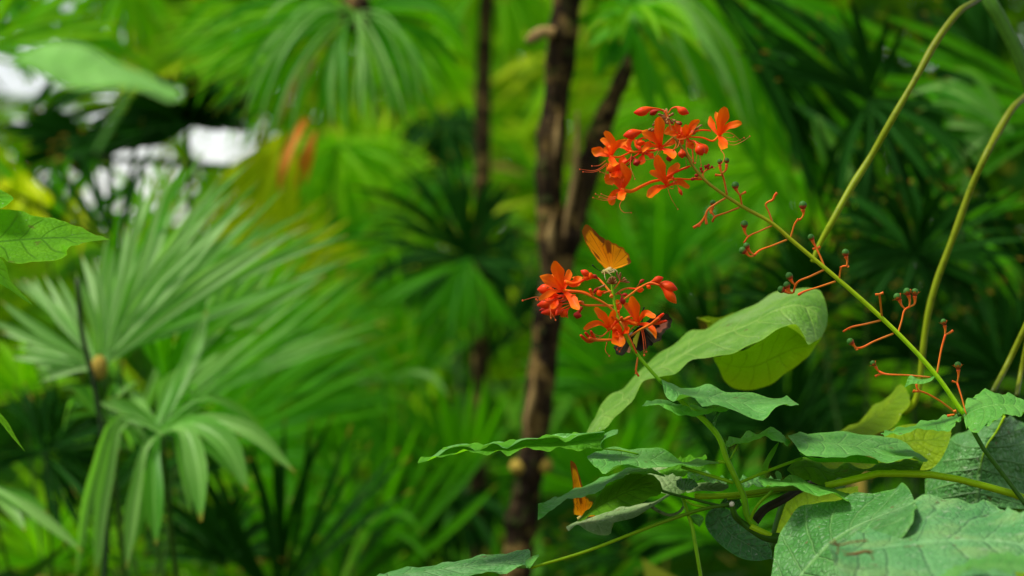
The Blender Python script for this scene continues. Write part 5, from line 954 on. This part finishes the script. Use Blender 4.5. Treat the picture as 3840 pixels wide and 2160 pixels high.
def mass(name, label, n, y0, y1, x0, x1, z0, z1, size, bright, mat='mass', gap=True):
    m = MB()
    def pic(x, y, z): return (x/(K*y)+1920)/1.49068, (1080-(z-CAMZ)/(K*y))/1.49068
    def shade(x, y, z):  # leaf tone by region: bright and shaded parts are painted into the colour
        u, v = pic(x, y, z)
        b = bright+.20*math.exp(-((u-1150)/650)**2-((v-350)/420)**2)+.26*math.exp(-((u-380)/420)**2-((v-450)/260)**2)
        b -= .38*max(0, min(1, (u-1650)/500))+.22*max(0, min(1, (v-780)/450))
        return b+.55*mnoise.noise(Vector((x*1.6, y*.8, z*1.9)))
    def strip(p, dv, ln, w, b, nr):
        s = dv.cross(nr)
        if s.length < .1: return
        s.normalize(); c = p+dv*ln*.5; t_ = p+dv*ln+Vector((0, 0, -.2*ln))
        if gap and min(sky_gap(*pic(*(p+dv*ln*f+Vector((0, 0, -.2*ln*f*f))))) for f in (0, .25, .5, .75, 1)) < random.random(): return
        b = min(1, max(0, b))
        q = [m.add(p, .5, 0, b), m.add(c+s*w*.5, 0, .5, b), m.add(t_, .5, 1, b), m.add(c-s*w*.5, 1, .5, b)]
        m.f.append(tuple(q))
    for i in range(n):
        y = random.uniform(y0, y1); x = random.uniform(x0, x1); z = random.uniform(z0, z1)
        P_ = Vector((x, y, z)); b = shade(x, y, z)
        if i % 5:
            R = size*random.uniform(.7, 1.5); a0 = random.uniform(-1.2, .6); nb = random.randint(10, 16)
            nr = Vector((random.uniform(-.6, .6), -1, random.uniform(-.2, .9))).normalized()
            e1 = nr.cross(Vector((0, 0, 1))).normalized(); e2 = e1.cross(nr)
            for k in range(nb):
                a = a0+k/nb*random.uniform(3.2, 4.6)
                dv = (e1*math.cos(a)+e2*math.sin(a)+nr*random.uniform(-.15, .3)).normalized()
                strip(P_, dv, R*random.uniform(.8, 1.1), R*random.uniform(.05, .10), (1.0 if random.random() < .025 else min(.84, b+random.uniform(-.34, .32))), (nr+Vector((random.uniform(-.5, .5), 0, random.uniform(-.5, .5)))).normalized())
        else:
            for k in range(4):
                an = random.uniform(0, 6.283)
                dv = Vector((math.cos(an), random.uniform(-.5, .5), math.sin(an)*.8-.25)).normalized()
                ln = size*random.uniform(.3, .8)
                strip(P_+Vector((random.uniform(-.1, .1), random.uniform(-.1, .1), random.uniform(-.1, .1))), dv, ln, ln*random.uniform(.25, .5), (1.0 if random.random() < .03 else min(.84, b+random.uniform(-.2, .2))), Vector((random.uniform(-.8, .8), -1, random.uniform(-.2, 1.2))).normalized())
    o = m.build(name, M[mat], None)
    o['label'] = label; o['category'] = 'foliage'; o['kind'] = 'stuff'
    return o
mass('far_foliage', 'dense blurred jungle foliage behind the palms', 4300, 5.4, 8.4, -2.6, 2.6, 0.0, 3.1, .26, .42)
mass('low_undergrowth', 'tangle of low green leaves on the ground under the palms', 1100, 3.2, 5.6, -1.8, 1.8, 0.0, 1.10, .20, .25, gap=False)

def ground():
    t = NT('soil'); n = t.noise(3, 6); n2 = t.noise(40, 4)
    col = t.mix(t.sstep(n, .4, .65), (.035, .022, .012), (.03, .06, .012)); col = t.mix(t.math('MULTIPLY', n2, .4), col, (.06, .04, .02))
    return t.finish(col, .9, 0, None, n2, .5, .02, .2)
g = MB(); N = 40
for j in range(N+1):
    for i in range(N+1):
        x = ((i/N*2-1)**3)*900; y = 4+((j/N*2-1)**3)*900
        g.add((x, y, .03*mnoise.noise(Vector((x*.6, y*.6, 0)))-.02 if abs(x) < 40 and abs(y) < 40 else -.02), i/N, j/N)
for j in range(N):
    for i in range(N): g.f.append((j*(N+1)+i, j*(N+1)+i+1, (j+1)*(N+1)+i+1, (j+1)*(N+1)+i))
g.build('ground', ground(), None, kind='structure')

# ------------------------------------------------------------------ light, sky, camera
w = bpy.data.worlds.new('World'); sc.world = w; w.use_nodes = True
nt = w.node_tree; nt.nodes.clear()
sky = nt.nodes.new('ShaderNodeTexSky'); sky.sky_type = 'NISHITA'; sky.sun_disc = False
ELEV, AZ = 62.0, 74.0           # sun high to the left, a little before the plants
sky.sun_elevation = math.radians(ELEV); sky.sun_rotation = math.radians(180+AZ)
sky.air_density = 1.0; sky.dust_density = 0.0; sky.ozone_density = .6
bg = nt.nodes.new('ShaderNodeBackground'); bg.inputs[1].default_value = SKY
out = nt.nodes.new('ShaderNodeOutputWorld')
hs = nt.nodes.new('ShaderNodeHueSaturation'); hs.inputs['Saturation'].default_value = .3; nt.links.new(sky.outputs[0], hs.inputs['Color']); nt.links.new(hs.outputs[0], bg.inputs[0]); nt.links.new(bg.outputs[0], out.inputs[0])
ld = bpy.data.lights.new('sun', 'SUN'); ld.energy = SUN; ld.angle = math.radians(20); ld.color = (1, .96, .86)
lo = bpy.data.objects.new('sun', ld); COL.objects.link(lo); lo.location = (-2, -2, 6)
a, e = math.radians(180+AZ), math.radians(ELEV)
dirv = Vector((math.sin(a)*math.cos(e), math.cos(a)*math.cos(e), math.sin(e)))
lo.rotation_euler = dirv.to_track_quat('Z', 'Y').to_euler()
cd = bpy.data.cameras.new('camera'); cd.lens = LENS; cd.sensor_width = 36; cd.clip_start = .05; cd.clip_end = 3000
cd.dof.use_dof = True; cd.dof.focus_distance = DF; cd.dof.aperture_fstop = FSTOP; cd.dof.aperture_blades = 0
co = bpy.data.objects.new('camera', cd); COL.objects.link(co); co.location = (0, 0, CAMZ); co.rotation_euler = (math.radians(90), 0, 0)
sc.camera = co
sc.view_settings.view_transform = 'Standard'; sc.view_settings.look = 'None'; sc.view_settings.exposure = 0; sc.view_settings.gamma = 1
sc.render.engine = 'CYCLES'
cy = sc.cycles
cy.use_denoising = True; cy.max_bounces = 8; cy.diffuse_bounces = 4; cy.glossy_bounces = 2; cy.transmission_bounces = 4; cy.transparent_max_bounces = 4
cy.caustics_reflective = False; cy.caustics_refractive = False
cy.sample_clamp_indirect = 4
